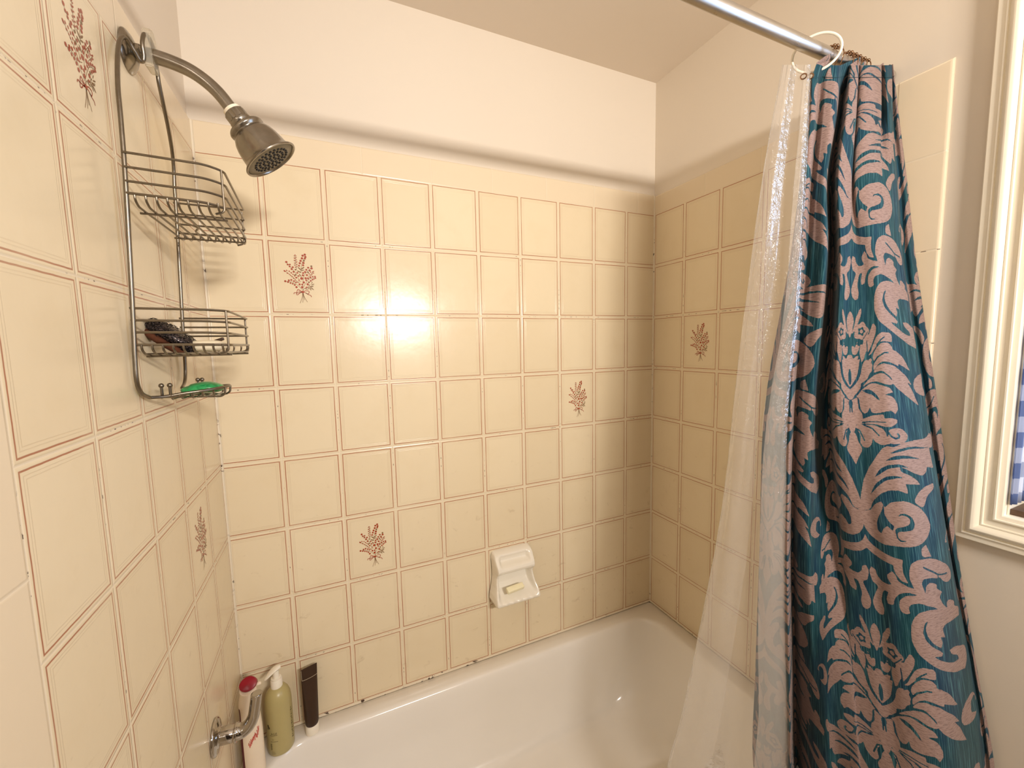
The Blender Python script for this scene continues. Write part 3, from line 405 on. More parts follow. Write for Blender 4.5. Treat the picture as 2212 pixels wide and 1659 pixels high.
LEAF = [(578,258,18,0),(555,282,14,40),(602,282,14,-40),(558,340,20,40),(598,328,18,-35),(555,402,20,40),(600,384,17,-35),(607,438,20,-30),(555,470,18,40),(610,498,18,-35),
 (552,522,18,40),(612,552,16,-30),(570,576,18,40),(285,690,30,40),(338,672,20,60),(400,690,20,70),(352,744,20,10),(448,728,22,75),(400,772,16,20),(430,800,16,20),(492,768,20,70),
 (460,832,16,15),(530,805,20,70),(500,872,18,10),(540,915,16,10),(640,915,22,-60),(600,975,16,10),(1030,668,20,-40),(1000,680,16,-40),(1028,710,18,0),(955,690,20,60),(990,738,18,-10),(915,735,20,60),(960,770,18,0)]
SPRAY = [(670,610,52,45),(750,595,55,-40),(745,650,45,-15),(655,690,55,25),(675,780,45,55),(972,968,32,-60),(990,1014,42,-20),(955,1075,48,-12),(970,1128,48,40),(918,1132,46,65),(868,1112,40,70),(810,1140,42,20),(900,1040,34,-50)]
STEM = [[(850,260),(740,480),(705,640),(700,720)],[(985,560),(880,660),(780,780),(735,980),(720,1200)],[(350,470),(470,610),(580,760),(640,930)],[(578,270),(580,480),(598,640)],
 [(1060,830),(900,880),(800,1000),(745,1090)],[(290,960),(420,960),(520,1000),(640,1090),(700,1160)],[(300,690),(480,830),(600,960),(690,940)],[(1020,1040),(880,1080),(760,1130),(715,1210)],[(1020,690),(880,820),(860,880)]]
BOW = [[(715,1230),(640,1180),(590,1160),(560,1230),(550,1300),(590,1295),(640,1250),(715,1230)],[(715,1235),(560,1250),(500,1245),(475,1285)],[(715,1230),(790,1190),(880,1205),(850,1275),(780,1240),(715,1230)],[(800,1255),(860,1290),(915,1310),(938,1355)],[(715,1235),(600,1200)]]
TAIL = [[(712,1240),(690,1360),(625,1525)],[(715,1240),(712,1380),(695,1505)],[(718,1240),(745,1350),(818,1490)],[(716,1240),(735,1370),(750,1440)]]

def bouquet(bm, cu, cz, P):
    """P(u,z,lift) -> world point"""
    X = lambda x, y: (cu + (x - 648) * 9.6e-5, cz - (y - 846) * 1.04e-4)
    def disc(x, y, r, mi, n=9, lift=.0004, ax=1.0, rot=0.0):
        u, z = X(x, y); r *= 1.12e-4
        vs = []
        for k in range(n):
            a = 2 * PI * k / n; du = r * math.cos(a); dz = r * ax * math.sin(a)
            c_, s_ = math.cos(rot), math.sin(rot)
            vs.append(bm.verts.new(P(u + du * c_ - dz * s_, z + du * s_ + dz * c_, lift)))
        bm.faces.new(vs).material_index = mi
    def strip(pts, w, mi, lift):
        q = smooth_path([Vector((*X(x, y), 0)) for x, y in pts], 5)
        w *= 9.8e-5; pr = None
        for i in range(len(q)):
            t = (q[min(i + 1, len(q) - 1)] - q[max(i - 1, 0)]).normalized(); n = Vector((-t.y, t.x, 0))
            a = bm.verts.new(P(q[i].x + n.x * w, q[i].y + n.y * w, lift)); b = bm.verts.new(P(q[i].x - n.x * w, q[i].y - n.y * w, lift))
            if pr: bm.faces.new((pr[0], pr[1], b, a)).material_index = mi
            pr = (a, b)
    for s in STEM: strip(s, 4.5, 2, .00025)
    for s in TAIL: strip(s, 5.5, 2, .0003)
    for s in BOW: strip(s, 8, 1, .00045)
    for x, y, r in BER: disc(x, y, r, 1)
    for x, y, r in OLV: disc(x, y, r, 2)
    for x, y, r, a in LEAF: disc(x, y, r, 1, 8, .00035, .62, -math.radians(a))
    for x, y, r, a in SPRAY: disc(x, y, r, 2, 8, .00035, .26, -math.radians(a))
    disc(715, 1225, 30, 1, 9, .0005)

# back
bm = bmesh.new()
cladding(bm, (0, 0, RIM), (W, PO, TRIM), [lambda c: c.y < .001 and c.z > TRIM - .001])
for col, row in ((2, 2), (3, 6), (8, 4)):
    cu = .1431 + (col - 1.5) * TW; cz = ZA - (row - 1.5) * TH
    bouquet(bm, cu, cz, lambda u, z, l: Vector((u, -l, z)))
struct('tile_cladding', bm, [M['tile_back'], M['berry'], M['stem']], wall_back, 'keep')
# left
bm = bmesh.new()
cladding(bm, (-PO, -.838, 0.02), (0, 0, TRIM), [lambda c: c.x > -.001 and c.z > TRIM - .001, lambda c: c.x > -.001 and c.y < -.837])
for col, row in ((4, 1), (2, 5)):
    cu = .1538 + (col - 1.5) * TW; cz = ZA - (row - 1.5) * TH
    bouquet(bm, -cu, cz, lambda u, z, l: Vector((l, u, z)))
struct('tile_cladding', bm, [M['tile_left'], M['berry'], M['stem']], wall_left, 'keep')
# right
bm = bmesh.new()
cladding(bm, (W, -.857, 0.02), (W + PO, 0, TRIM - .004), [lambda c: c.x < W + .001 and c.z > TRIM - .006, lambda c: c.x < W + .001 and c.y < -.856])
cu = .1550 + .5 * TW; cz = ZA - 1.5 * TH
bouquet(bm, cu, cz, lambda u, z, l: Vector((W - l, -u, z)))
struct('tile_cladding', bm, [M['tile_right'], M['berry'], M['stem']], wall_right, 'keep')
# caulk in the corners and along the tub
def caulk(a, b, parent, r=.0042):
    bm = bmesh.new()
    A, B = Vector(a), Vector(b); N = 40
    tube(bm, [A.lerp(B, k / N) for k in range(N + 1)], [r * (1 + .28 * (noise.noise(Vector((k * .9, r * 900, a[0] * 7)))) ) for k in range(N + 1)], 8)
    struct('caulk_bead', bm, M['caulk'], parent, True)
caulk((.0005, -.0005, RIM), (.0005, -.0005, TRIM - .004), wall_left, .0046)
caulk((W - .0005, -.0005, RIM), (W - .0005, -.0005, TRIM - .004), wall_right, .0036)
caulk((0, -.001, RIM + .001), (W, -.001, RIM + .001), wall_back, .0042)
caulk((W - .001, 0, RIM + .001), (W - .001, -.745, RIM + .001), wall_right, .0042)
caulk((.001, 0, RIM + .001), (.001, -.745, RIM + .001), wall_left, .0042)

# --- window: moulded casing, jambs, sash
def ring_profile(prof):
    """casing: prof = [(distance outwards from the opening, proud of the wall)] swept round the opening"""
    loops = []
    for d, h in prof:
        x = XR - h
        loops.append([Vector((x, WY1 + d, WZ0 - d)), Vector((x, WY1 + d, WZ1 + d)), Vector((x, WY0 - d, WZ1 + d)), Vector((x, WY0 - d, WZ0 - d))])
    return loops
win = bpy.data.objects.new('window_1', None); link(win); win['kind'] = 'structure'
bm = bmesh.new()
prof = [(.0, .0), (.0, .014), (.002, .016), (.009, .0175), (.010, .0205), (.0125, .0205), (.0135, .0165), (.026, .0165), (.0272, .0205), (.0292, .0205)]
prof += [(.0305 + .021 * k / 8, .0195 + .0085 * math.sin(PI * k / 8)) for k in range(9)]
prof += [(.0525, .0225), (.0548, .0225), (.0556, .0195), (.067, .0190), (.0685, .0175), (.0685, .0)]
loft(bm, ring_profile(prof))
M['casing'] = simple('casing_paint', rgb(248, 240, 220), .28, var=.03, vscale=12)
struct('window_casing', bm, M['casing'], win, True, 25)
M['sill'] = simple('worn_brown_sill', rgb(96, 72, 54), .5, var=.3, vscale=60)
bm = bmesh.new()     # jamb liner
x0, x1 = XR - .002, XR + .13
for a, b in (((x0, WY1 - .0025, WZ0), (x1, WY1 - .0005, WZ1)), ((x0, WY0 + .0005, WZ0), (x1, WY0 + .012, WZ1)), ((x0, WY0 + .0122, WZ1 - .012), (x1, WY1 - .0027, WZ1 - .0005))):
    box(bm, a, b)
struct('window_jamb', bm, M['casing'], win)
bm = bmesh.new(); box(bm, (x0 + .006, WY0 + .0125, WZ0 + .0005), (x1, WY1 - .003, WZ0 + .012), 0, .001); struct('window_sill', bm, M['sill'], win)
M['sash'] = simple('sash_paint', rgb(232, 226, 212), .4, var=.06, vscale=30)
bm = bmesh.new()
ys0, ys1, zs0, zs1 = WY0 + .0122, WY1 - .004, WZ0 + .012, WZ1 - .012
xs0, xs1 = XR + .075, XR + .105
box(bm, (xs0, ys1 - .04, zs0), (xs1, ys1, zs1), 0, .003); box(bm, (xs0, ys0, zs0), (xs1, ys0 + .04, zs1), 0, .003)
box(bm, (xs0, ys0 + .0402, zs0), (xs1, ys1 - .0402, zs0 + .05), 0, .003); box(bm, (xs0, ys0 + .0402, zs1 - .04), (xs1, ys1 - .0402, zs1), 0, .003)
box(bm, (xs0 - .004, ys0 + .0402, 1.66), (xs1, ys1 - .0402, 1.70), 0, .003)
struct('window_sash', bm, M['sash'], win)
t = NT('window_glass'); tr = t.node('ShaderNodeBsdfTransparent'); gl = t.node('ShaderNodeBsdfGlossy'); gl.inputs['Roughness'].default_value = .02
tr.inputs[0].default_value = (.93, .96, 1, 1)
mx = t.node('ShaderNodeMixShader'); mx.inputs[0].default_value = .06; t.L(tr.outputs[0], mx.inputs[1]); t.L(gl.outputs[0], mx.inputs[2])
M['pane'] = t.done(mx.outputs[0])
bm = bmesh.new(); box(bm, (XR + .088, ys0 + .03, zs0 + .04), (XR + .092, ys1 - .03, zs1 - .03)); struct('window_pane', bm, M['pane'], win)
# checked cafe curtain against the jamb
t = NT('gingham'); p = t.pos(); sp = t.node('ShaderNodeSeparateXYZ'); t.L(p, sp.inputs[0])
band = lambda v, off: t.math('GREATER_THAN', t.math('FRACT', t.math('ADD', t.math('DIVIDE', v, .062), off)), .5)
k_ = t.math('MULTIPLY', t.math('ADD', band(sp.outputs[2], .1), band(sp.outputs[0], .62)), .5)
col = t.mix(k_, rgb(240, 243, 250), rgb(120, 138, 182))
d_ = t.node('ShaderNodeBsdfDiffuse'); t.L(col, d_.inputs[0]); tl = t.node('ShaderNodeBsdfTranslucent'); t.L(col, tl.inputs[0])
mx = t.node('ShaderNodeMixShader'); mx.inputs[0].default_value = .5; t.L(d_.outputs[0], mx.inputs[1]); t.L(tl.outputs[0], mx.inputs[2])
M['gingham'] = t.done(mx.outputs[0])
bm = bmesh.new(); rows = []
for j in range(41):
    z = 1.150 + .85 * j / 40
    rows.append([bm.verts.new((XR - .011 + .070 * i / 24, WY1 - .0075 + .0030 * math.sin(i * .95 + .3 * math.sin(j * .2)), z)) for i in range(25)])
for a, b in zip(rows[:-1], rows[1:]):
    for i in range(24): bm.faces.new((a[i], a[i + 1], b[i + 1], b[i]))
o = obj('cafe_curtain', bm, M['gingham']); sm = o.modifiers.new('thick', 'SOLIDIFY'); sm.thickness = .0008
tag(o, 'narrow strip of blue and white checked curtain inside the window frame', 'curtain')
# outside: a pale neighbouring wall and lawn, lit by the sky
bm = bmesh.new(); box(bm, (XR + 3.0, -4.5, -1.0), (XR + 3.1, 2.0, 2.6)); o = struct('wall_exterior', bm, simple('pale_siding', rgb(196, 204, 214), .8))

# ------------------------------------------------------------------ bathtub
tub = thing('bathtub', 'white enamel bathtub under the tiled walls', 'bathtub', (W / 2, -.37, 0))
bm = bmesh.new(); e = .0012
OUT = (e, W - e, -.745, -e)
def orect(z, ins, r): return rrect(OUT[0] + ins, OUT[1] - ins, OUT[2] + ins, OUT[3] - ins, r, z, 10)
def irect(z, il, ir, ib, if_, r): return rrect(.062 + il, 1.438 - ir, -.672 + if_, -.066 - ib, r, z, 10)
loops = [orect(0.002, .004, .006), orect(RIM - .012, .001, .008), orect(RIM - .004, .002, .010), orect(RIM, .006, .012)]
loops += [irect(RIM, -.012, -.012, -.012, -.012, .105), irect(RIM - .0005, -.004, -.004, -.004, -.004, .098), irect(RIM - .005, .002, .003, .002, .002, .094), irect(RIM - .013, .006, .008, .005, .006, .092),
          irect(RIM - .03, .009, .014, .0075, .009, .090), irect(.27, .016, .040, .012, .016, .09), irect(.18, .024, .075, .018, .024, .095), irect(.12, .032, .105, .024, .032, .10),
          irect(.085, .044, .130, .034, .044, .105), irect(.064, .064, .155, .052, .064, .11), irect(.052, .094, .19, .080, .094, .11), irect(.049, .14, .25, .12, .14, .10)]
loft(bm, loops, 0, False, True)
obj('tub_body', bm, M['enamel'], tub, True, angle=60)
bm = bmesh.new()
lathe(bm, [(.0, .0), (.026, .0), (.030, .001), (.031, .003), (.026, .0045), (.022, .002), (.0, .001)], (.30, -.37, .0485), n=28)
obj('drain', bm, M['chrome'], tub)
bm = bmesh.new()
lathe(bm, [(.036, .0), (.036, .004), (.030, .008), (.0, .010)], (.077, -.37, .25), (1, 0, .08), n=28)
obj('overflow_plate', bm, M['chrome'], tub)

# ------------------------------------------------------------------ ceramic soap dish
sd = thing('soap_dish', 'white ceramic wall soap dish with a grab bar, set in the tiles above the tub', 'soap dish', (.842, 0, .66))
bm = bmesh.new(); NU, NV = 64, 110
def sdepth(u, w):     # u -1..1 across, w 0 bottom..1 top
    s1 = lambda a, b, x: (lambda q: q * q * (3 - 2 * q))(min(1, max(0, (x - a) / (b - a))))
    au = abs(u)
    prof = [(0, .0), (.012, .030), (.03, .050), (.07, .068), (.12, .0775), (.155, .078), (.19, .068), (.25, .046), (.32, .027), (.40, .016), (.52, .011), (.60, .013), (.612, .034), (.635, .050), (.675, .0595), (.72, .062), (.765, .0585), (.795, .049), (.812, .036), (.822, .0265), (.845, .0245), (.90, .0275), (.94, .031), (.962, .029), (.98, .020), (.993, .010), (1, .0)]
    pr2 = [(0, .0), (.012, .030), (.03, .050), (.07, .068), (.12, .0775), (.17, .0775), (.25, .069), (.35, .056), (.47, .045), (.56, .043), (.62, .048), (.66, .056), (.72, .062), (.78, .058), (.84, .048), (.90, .039), (.94, .034), (.962, .029), (.98, .020), (.993, .010), (1, .0)]
    ip = lambda P: next(a[1] + (b[1] - a[1]) * ((w - a[0]) / (b[0] - a[0])) for a, b in zip(P[:-1], P[1:]) if a[0] <= w <= b[0] + 1e-9)
    d = ip(prof); e_ = ip(pr2)
    k = s1(.70, .88, au) if w < .615 else s1(.62, .80, au)
    d = d * (1 - k) + max(d, e_) * k
    if .09 < w < .20: d += .0016 * math.cos(u * 22) * math.sin((w - .09) / .11 * PI) * (1 - k)
    ed = s1(1.0, .955, au) if au > .955 else 1
    return d * (0 if au >= 1 else math.sqrt(max(0, 1 - ((au - .93) / .07) ** 2)) if au > .93 else 1)
def shw(w):
    t_ = [(0, .072), (.06, .083), (.14, .0885), (.25, .086), (.38, .079), (.55, .0745), (.75, .0755), (.90, .077), (.97, .074), (1, .068)]
    return next(a[1] + (b[1] - a[1]) * ((w - a[0]) / (b[0] - a[0])) for a, b in zip(t_[:-1], t_[1:]) if a[0] <= w <= b[0] + 1e-9)
g = []
for j in range(NV + 1):
    w_ = j / NV; row = []
    for i in range(NU + 1):
        u_ = -1 + 2 * i / NU
        u_ = math.copysign(abs(u_) ** .85, u_)
        row.append(bm.verts.new((.842 + u_ * shw(w_), .0008 - sdepth(u_, w_), .567 + .190 * w_)))
    g.append(row)
for j in range(NV):
    for i in range(NU): bm.faces.new((g[j][i], g[j][i + 1], g[j + 1][i + 1], g[j + 1][i]))
o = obj('dish_body', bm, M['ceramic'], sd, True, angle=180)
mod = o.modifiers.new('soft', 'SMOOTH'); mod.factor = .5; mod.iterations = 2
mod = o.modifiers.new('sub', 'SUBSURF'); mod.levels = 1; mod.render_levels = 1
M['soap_white'] = simple('ivory_soap', rgb(246, 238, 202), .45, var=.04, vscale=80, sss=.2)
bm = bmesh.new()
box(bm, (-.033, -.010, -.0075), (.033, .010, .0075), 0, .0028)
for v in bm.verts: v.co.z += .0025 * (v.co.x / .033) ** 2
bmesh.ops.transform(bm, matrix=Matrix.Translation((.829, -.0655, .6365)) @ Matrix.Rotation(math.radians(7), 4, 'Z') @ Matrix.Rotation(math.radians(24), 4, 'X') , verts=bm.verts)
o = obj('soap_sliver', bm, M['soap_white']); tag(o, 'thin ivory sliver of soap lying in the white wall soap dish', 'soap')

# ------------------------------------------------------------------ shower arm and head
YA = -.370
sh = thing('shower_fixture', 'tarnished chrome shower arm and bell-shaped shower head on the left wall', 'shower head', (0, YA, 1.995))
bm = bmesh.new()
lathe(bm, [(.0335, .0006), (.0335, .002), (.032, .004), (.026, .0085), (.018, .0125), (.0135, .0145)], (0, YA, 1.993), (1, 0, -.05), n=40)
obj('wall_flange', bm, M['nickel'], sh)
bm = bmesh.new()
AP = smooth_path([(.004, YA, 1.994), (.025, YA, 1.995), (.055, YA, 1.992), (.085, YA, 1.984), (.108, YA, 1.971), (.126, YA, 1.955), (.139, YA, 1.938), (.147, YA, 1.926)], 6)
tube(bm, AP, .0114, 18); obj('arm', bm, M['nickel'], sh)
bm = bmesh.new(); lathe(bm, [(.011, 0), (.0135, .001), (.0140, .006), (.0138, .010), (.0115, .012)], (.010, YA, 1.9940), (1, 0, 0), n=6)
obj('coupling_nut', bm, M['nickel'], sh)
HD = Vector((.592, 0, -.806)).normalized(); HO = Vector((.1455, YA, 1.9285))
bm = bmesh.new(); lathe(bm, [(.0112, -.003), (.0150, -.002), (.0156, .0025), (.0148, .004)], HO, HD, n=24); obj('thread_tape', bm, M['washer'], sh)
bm = bmesh.new()     # knurled collar nut
rings = lathe(bm, [(.0165, .0035), (.0182, .005), (.0186, .018), (.0196, .020), (.0198, .023), (.0188, .026), (.0172, .028)], HO, HD, n=48)
for rg in rings[1:3]:
    ctr = sum((v.co for v in rg), Vector()) / len(rg)
    for k, v in enumerate(rg): v.co = ctr + (v.co - ctr) * (1.0 if k % 4 < 2 else .945)
obj('collar_nut', bm, M['nickel'], sh, True, angle=25)
bm = bmesh.new()
lathe(bm, [(0.0184, 0.0260), (0.0224, 0.0285), (0.0306, 0.0320), (0.0324, 0.0352), (0.0321, 0.0385), (0.0292, 0.0410), (0.0288, 0.0425), (0.0329, 0.0460), (0.0374, 0.0540), (0.0404, 0.0640), (0.0422, 0.0750), (0.0432, 0.0850), (0.0456, 0.0905), (0.0506, 0.0948), (0.0520, 0.0968), (0.0514, 0.0985), (0.0492, 0.0990), (0.0473, 0.0970), (0.0469, 0.0955)], HO, HD, n=56, capa=False, capb=False)
obj('bell', bm, M['nickel'], sh, True, angle=50)
bm = bmesh.new(); lathe(bm, [(.0470, .0953), (.0460, .0962), (.035, .0972), (.0, .0982)], HO, HD, n=48, capa=False); obj('face_plate', bm, M['faceplate'], sh)
bm = bmesh.new(); uu = Vector((0, 1, 0)); vv = HD.cross(uu)
for rr, n in ((.0, 1), (.0085, 6), (.0165, 12), (.0245, 18), (.0325, 24)):
    for k in range(n):
        a = 2 * PI * k / n + rr * 30
        c = HO + HD * (.0982 - .00095 * rr / .035) + uu * rr * math.cos(a) + vv * rr * math.sin(a)
        lathe(bm, [(.0027, -.001), (.0024, .0016), (.0, .0018)], c, HD, n=8)
obj('nozzles', bm, M['black'], sh)

# ------------------------------------------------------------------ caddy hung from the arm
cd = thing('shower_caddy', 'two-tier wire shower caddy hanging from the shower arm', 'shower caddy', (.05, YA, 1.70))
RW = .0031
mainp = [(.030, -.452, 1.935), (.026, -.468, 1.90)]
path = []
path += smooth_path([(.0345, -.352, 1.988), (.034, -.350, 2.004), (.033, -.356, 2.018), (.032, -.370, 2.0245), (.0305, -.385, 2.018), (.0290, -.392, 2.00), (.0285, -.389, 1.982), (.0265, -.388, 1.974), (.0235, -.392, 1.972), (.020, -.398, 1.980),
                     (.0155, -.405, 1.989), (.0125, -.415, 1.990), (.0112, -.430, 1.974), (.0128, -.450, 1.938), (.0165, -.472, 1.885), (.0185, -.480, 1.84), (.018, -.484, 1.76), (.014, -.485, 1.65), (.010, -.486, 1.55), (.007, -.488, 1.475), (.006, -.487, 1.442), (.0062, -.476, 1.423), (.009, -.455, 1.4135)], 8)
bm = bmesh.new(); tube(bm, path, RW, 10)
path2 = smooth_path([(.0345, -.352, 1.988), (.0345, -.349, 1.975), (.034, -.344, 1.962), (.033, -.327, 1.936), (.030, -.300, 1.908), (.0255, -.272, 1.880), (.0215, -.256, 1.85), (.0185, -.251, 1.815), (.017, -.250, 1.76), (.0135, -.250, 1.65), (.010, -.250, 1.55), (.0075, -.248, 1.478), (.0065, -.250, 1.444), (.0068, -.262, 1.424), (.009, -.290, 1.4145)], 8)
tube(bm, path2, RW, 10)
obj('hanger_wire', bm, M['wire'], cd)
bm = bmesh.new()     # clear guard where the hanger rests on the arm
lp = []
for dx in (-.0058, .0058):
    lp.append([Vector((.0325 + dx, -.370 + a, 2.000 + b)) for a, b in ((-.014, -.030), (-.016, -.006), (-.017, .015), (-.013, .029), (-.004, .036), (.006, .036), (.015, .028), (.018, .014), (.017, -.008), (.015, -.030))])
loft(bm, lp, 0, True, True)
bmesh.ops.bevel(bm, geom=bm.edges[:], offset=.0018, segments=2, affect='EDGES')
obj('hook_guard', bm, M['clear'], cd)

def basket(name, zs, zlow, zfloor, xw0, xw1, xr, tilt):
    """rails at heights zs (upper three) and zlow; floor wires; xr = depth"""
    y0, y1 = -.488, -.248
    bm = bmesh.new()
    wz = lambda z: z
    for i, z in enumerate(list(zs) + [zlow]):
        xa = xw0 + .003
        p = [(xa - .005, y0 + .002, z), (xr - .022, y0, z - tilt * .3), (xr + .002, y0 + .010, z - tilt * .6), (xr - .006, y1 - .004, z - tilt * .2), (xr - .018, y1 + .003, z), (xw1 - .004, y1 - .001, z)]
        q = fillet([Vector(v) for v in p], .016, 5)
        tube(bm, q, .0019 if i < 3 else .0021, 8)
        # welded ends poke past the uprights
    ytop = zs[0]
    # corner uprights, turning under at the bottom
    for (x, y) in ((xr, y0 + .0095), (xr - .0085, y1 - .003)):
        tube(bm, fillet([(x - .0015, y, ytop - tilt * .5), (x - .0015, y, zfloor + .002), (x - .014, y, zfloor - .002)], .006, 4), .0018, 8)
    name = obj(name, bm, M['wire'], cd)
    bm = bmesh.new()
    n = 9
    for k in range(n):
        x = xw0 + .008 + (xr - .016 - xw0) * k / (n - 1)
        dip = .0
        pts = [(x, y0, zlow - tilt * .3 + .001), (x, y0 + .001, zfloor + .006), (x, y0 + .012, zfloor - .001)]
        if k in (3, 4):
            pts += [(x, y0 + .085, zfloor - .001), (x + (.012 if k == 3 else -.0), y0 + .115, zfloor - .001), (x, y0 + .145, zfloor - .001)]
        pts += [(x, y1 - .012, zfloor - .001), (x, y1 - .001, zfloor + .006), (x, y1, zlow + .001)]
        tube(bm, fillet([Vector(v) for v in pts], .008, 4), .0017, 8)
    for y in (y0 + .035, y1 - .045):
        tube(bm, [(xw0 + .002, y, zfloor - .0045), (xr - .002, y, zfloor - .0045)], .0018, 8)
    obj('floor_wires', bm, M['wire'], name)

basket('upper_basket', (1.7865, 1.7655, 1.745), 1.7275, 1.712, .0195, .0175, .1405, .012)
basket('lower_basket', (1.5555, 1.5370, 1.5185), 1.4990, 1.485, .0085, .0085, .1300, .004)
# soap tray
ZT = 1.4150
bm = bmesh.new()
rim = smooth_path([(.009, -.455, ZT - .002), (.025, -.440, ZT - .003), (.050, -.428, ZT), (.075, -.418, ZT + .002), (.095, -.398, ZT + .004), (.1035, -.370, ZT + .005), (.095, -.342, ZT + .004), (.075, -.322, ZT + .002), (.050, -.312, ZT), (.025, -.300, ZT - .001), (.009, -.288, ZT - .001)], 6)
tube(bm, rim, .0027, 10)
st = obj('soap_tray', bm, M['wire'], cd)
bm = bmesh.new()
for x, hw in ((.030, .054), (.044, .054), (.058, .050), (.072, .045), (.086, .033)):
    tube(bm, fillet([Vector(v) for v in ((x, -.370 - hw - .005, ZT), (x, -.370 - hw, ZT - .010), (x, -.370 + hw, ZT - .010), (x, -.370 + hw + .005, ZT))], .007, 4), .0016, 8)
for y in (-.392, -.348):
    tube(bm, fillet([Vector(v) for v in ((.006, y, ZT - .008), (.094, y, ZT - .0125), (.1005, y, ZT - .008), (.1015, y, ZT + .004))], .006, 4), .0018, 8)
obj('tray_wires', bm, M['wire'], st)
for y, sgn in ((-.437, -1), (-.306, 1)):
    for x in ((.0205, .0320) if sgn < 0 else (.040, .047)):
        bm = bmesh.new()
        tube(bm, fillet([Vector(v) for v in ((x - .006, y - sgn * .012, ZT - .005), (x, y, ZT - .005), (x, y, ZT + .014))], .005, 4), .0022, 8)
        ball(bm, (x, y, ZT + .0155), .0040, 14, 10)
        obj('razor_hook', bm, M['wire'], st)

# things in the caddy
M['soap_grn'] = None
t = NT('green_soap'); p = t.pos()
n_ = t.noise(t.scale(p, (1, 1.6, 1)), 55, 4, .6, 1.5)
cg = t.mix(t.ss(n_, .35, .7), rgb(22, 128, 66), rgb(66, 176, 104))
M['soap_grn'] = t.done(t.bsdf(cg, .3, 0, .5, sss=.25))
bm = bmesh.new(); bmesh.ops.create_icosphere(bm, subdivisions=4, radius=1)
for v in bm.verts:
    c = v.co.copy()
    x = math.copysign(abs(c.x) ** .8, c.x) * .0335; y = math.copysign(abs(c.y) ** .8, c.y) * .027; z = c.z * .0105
    z += .0012 * math.sin(x * 120 + 1) - (.002 if c.x < -.45 else 0)
    v.co = Vector((.0615 + x, -.366 + y, 1.4180 + z))
o = obj('soap_bar', bm, M['soap_grn'], None, True, angle=180); tag(o, 'green oval soap bar on the bottom wire tray of the caddy', 'soap')
# white soap in the lower basket
M['soap_cake'] = simple('white_cake_soap', rgb(240, 228, 200), .4, var=.06, vscale=60, sss=.2)
bm = bmesh.new(); bmesh.ops.create_icosphere(bm, subdivisions=4, radius=1)
for v in bm.verts:
    c = v.co.copy()
    x = math.copysign(abs(c.x) ** .7, c.x) * .030; y = math.copysign(abs(c.y) ** .7, c.y) * .024; z = math.copysign(abs(c.z) ** .8, c.z) * .0105
    v.co = Vector((.0785 + x, -.388 + y, 1.4965 + z))
o = obj('soap_bar', bm, M['soap_cake'], None, True, angle=180); tag(o, 'white soap bar in the lower basket beside the dark scouring pad', 'soap')
bm = bmesh.new(); box(bm, (-.011, -.005, -.003), (.011, .005, .003), 0, .0015)
for v in bm.verts: v.co.z += .003 * (v.co.x / .011 > .3); v.co.y *= 1 - .35 * (v.co.x < 0)
bmesh.ops.transform(bm, matrix=Matrix.Translation((.082, -.320, 1.5060)) @ Matrix.Rotation(math.radians(-12), 4, 'Y'), verts=bm.verts)
for px in (.075, .09): box(bm, (px - .0015, -.3225, 1.4852), (px + .0015, -.3175, 1.505), 0, .0005)
o = obj('razor_cap', bm, simple('dark_brown_plastic', rgb(74, 52, 36), .35)); tag(o, 'small dark brown plastic cap behind the white soap bar in the lower basket', 'cap')
# steel-wool scouring pad with a brown sponge back
pad = thing('scouring_pad', 'dark curly scouring pad leaning in the lower caddy basket', 'scouring pad', (.03, -.39, 1.487))
M['sponge'] = simple('brown_sponge', rgb(88, 46, 22), .9, var=.3, vscale=160, bump=.6, bscale=350)
t = NT('dark_curls'); p = t.pos()
M['curls'] = t.done(t.bsdf(t.mix(t.ss(t.noise(p, 420, 2), .45, .62), rgb(20, 16, 18), rgb(96, 84, 82)), .28, .55))
PM = Matrix.Translation((.030, -.395, 1.5115)) @ Matrix.Rotation(math.radians(38), 4, 'Y')
bm = bmesh.new(); bmesh.ops.create_icosphere(bm, subdivisions=4, radius=1)
def padpt(c, k):
    x = math.copysign(abs(c.x) ** .75, c.x) * .041; y = math.copysign(abs(c.y) ** .75, c.y) * .030; z = math.copysign(abs(c.z) ** .85, c.z) * k
    return Vector((x, y, z))
for v in bm.verts:
    c = v.co.copy(); q = padpt(c, .0125); nz = noise.noise(q * 220) * .0018 + noise.noise(q * 600) * .0010
    v.co = PM @ (q + c * nz + Vector((0, 0, .004)))
obj('wool_core', bm, M['curls'], pad, True, angle=180)
bm = bmesh.new(); rnd = random.Random(3)
for k in range(520):
    a = Vector((rnd.gauss(0, 1), rnd.gauss(0, 1), rnd.gauss(0, 1))).normalized()
    if a.z < -.55: continue
    q = padpt(a, .0135) + Vector((0, 0, .004))
    n1, n2 = frame_of(a); ph = rnd.random() * 6.3; rr = .0016 + .0022 * rnd.random(); pts = []
    n1 = (n1 * math.cos(ph) + n2 * math.sin(ph)); n2 = a.cross(n1)
    for s in range(9):
        th = s / 8 * 5.2
        pts.append(PM @ (q + n1 * rr * math.cos(th) + a * (rr * math.sin(th) * .8) + n2 * (s - 4) * .0005))
    tube(bm, pts, .00038, 4)
obj('wool_curls', bm, M['curls'], pad, True, angle=180)
bm = bmesh.new(); bmesh.ops.create_icosphere(bm, subdivisions=4, radius=1)
for v in bm.verts:
    c = v.co.copy(); q = padpt(c, .0085); q.x *= .97
    v.co = PM @ (q + Vector((-.001, 0, -.0105)))
obj('sponge_back', bm, M['sponge'], pad, True, angle=180, label='brown sponge backing')

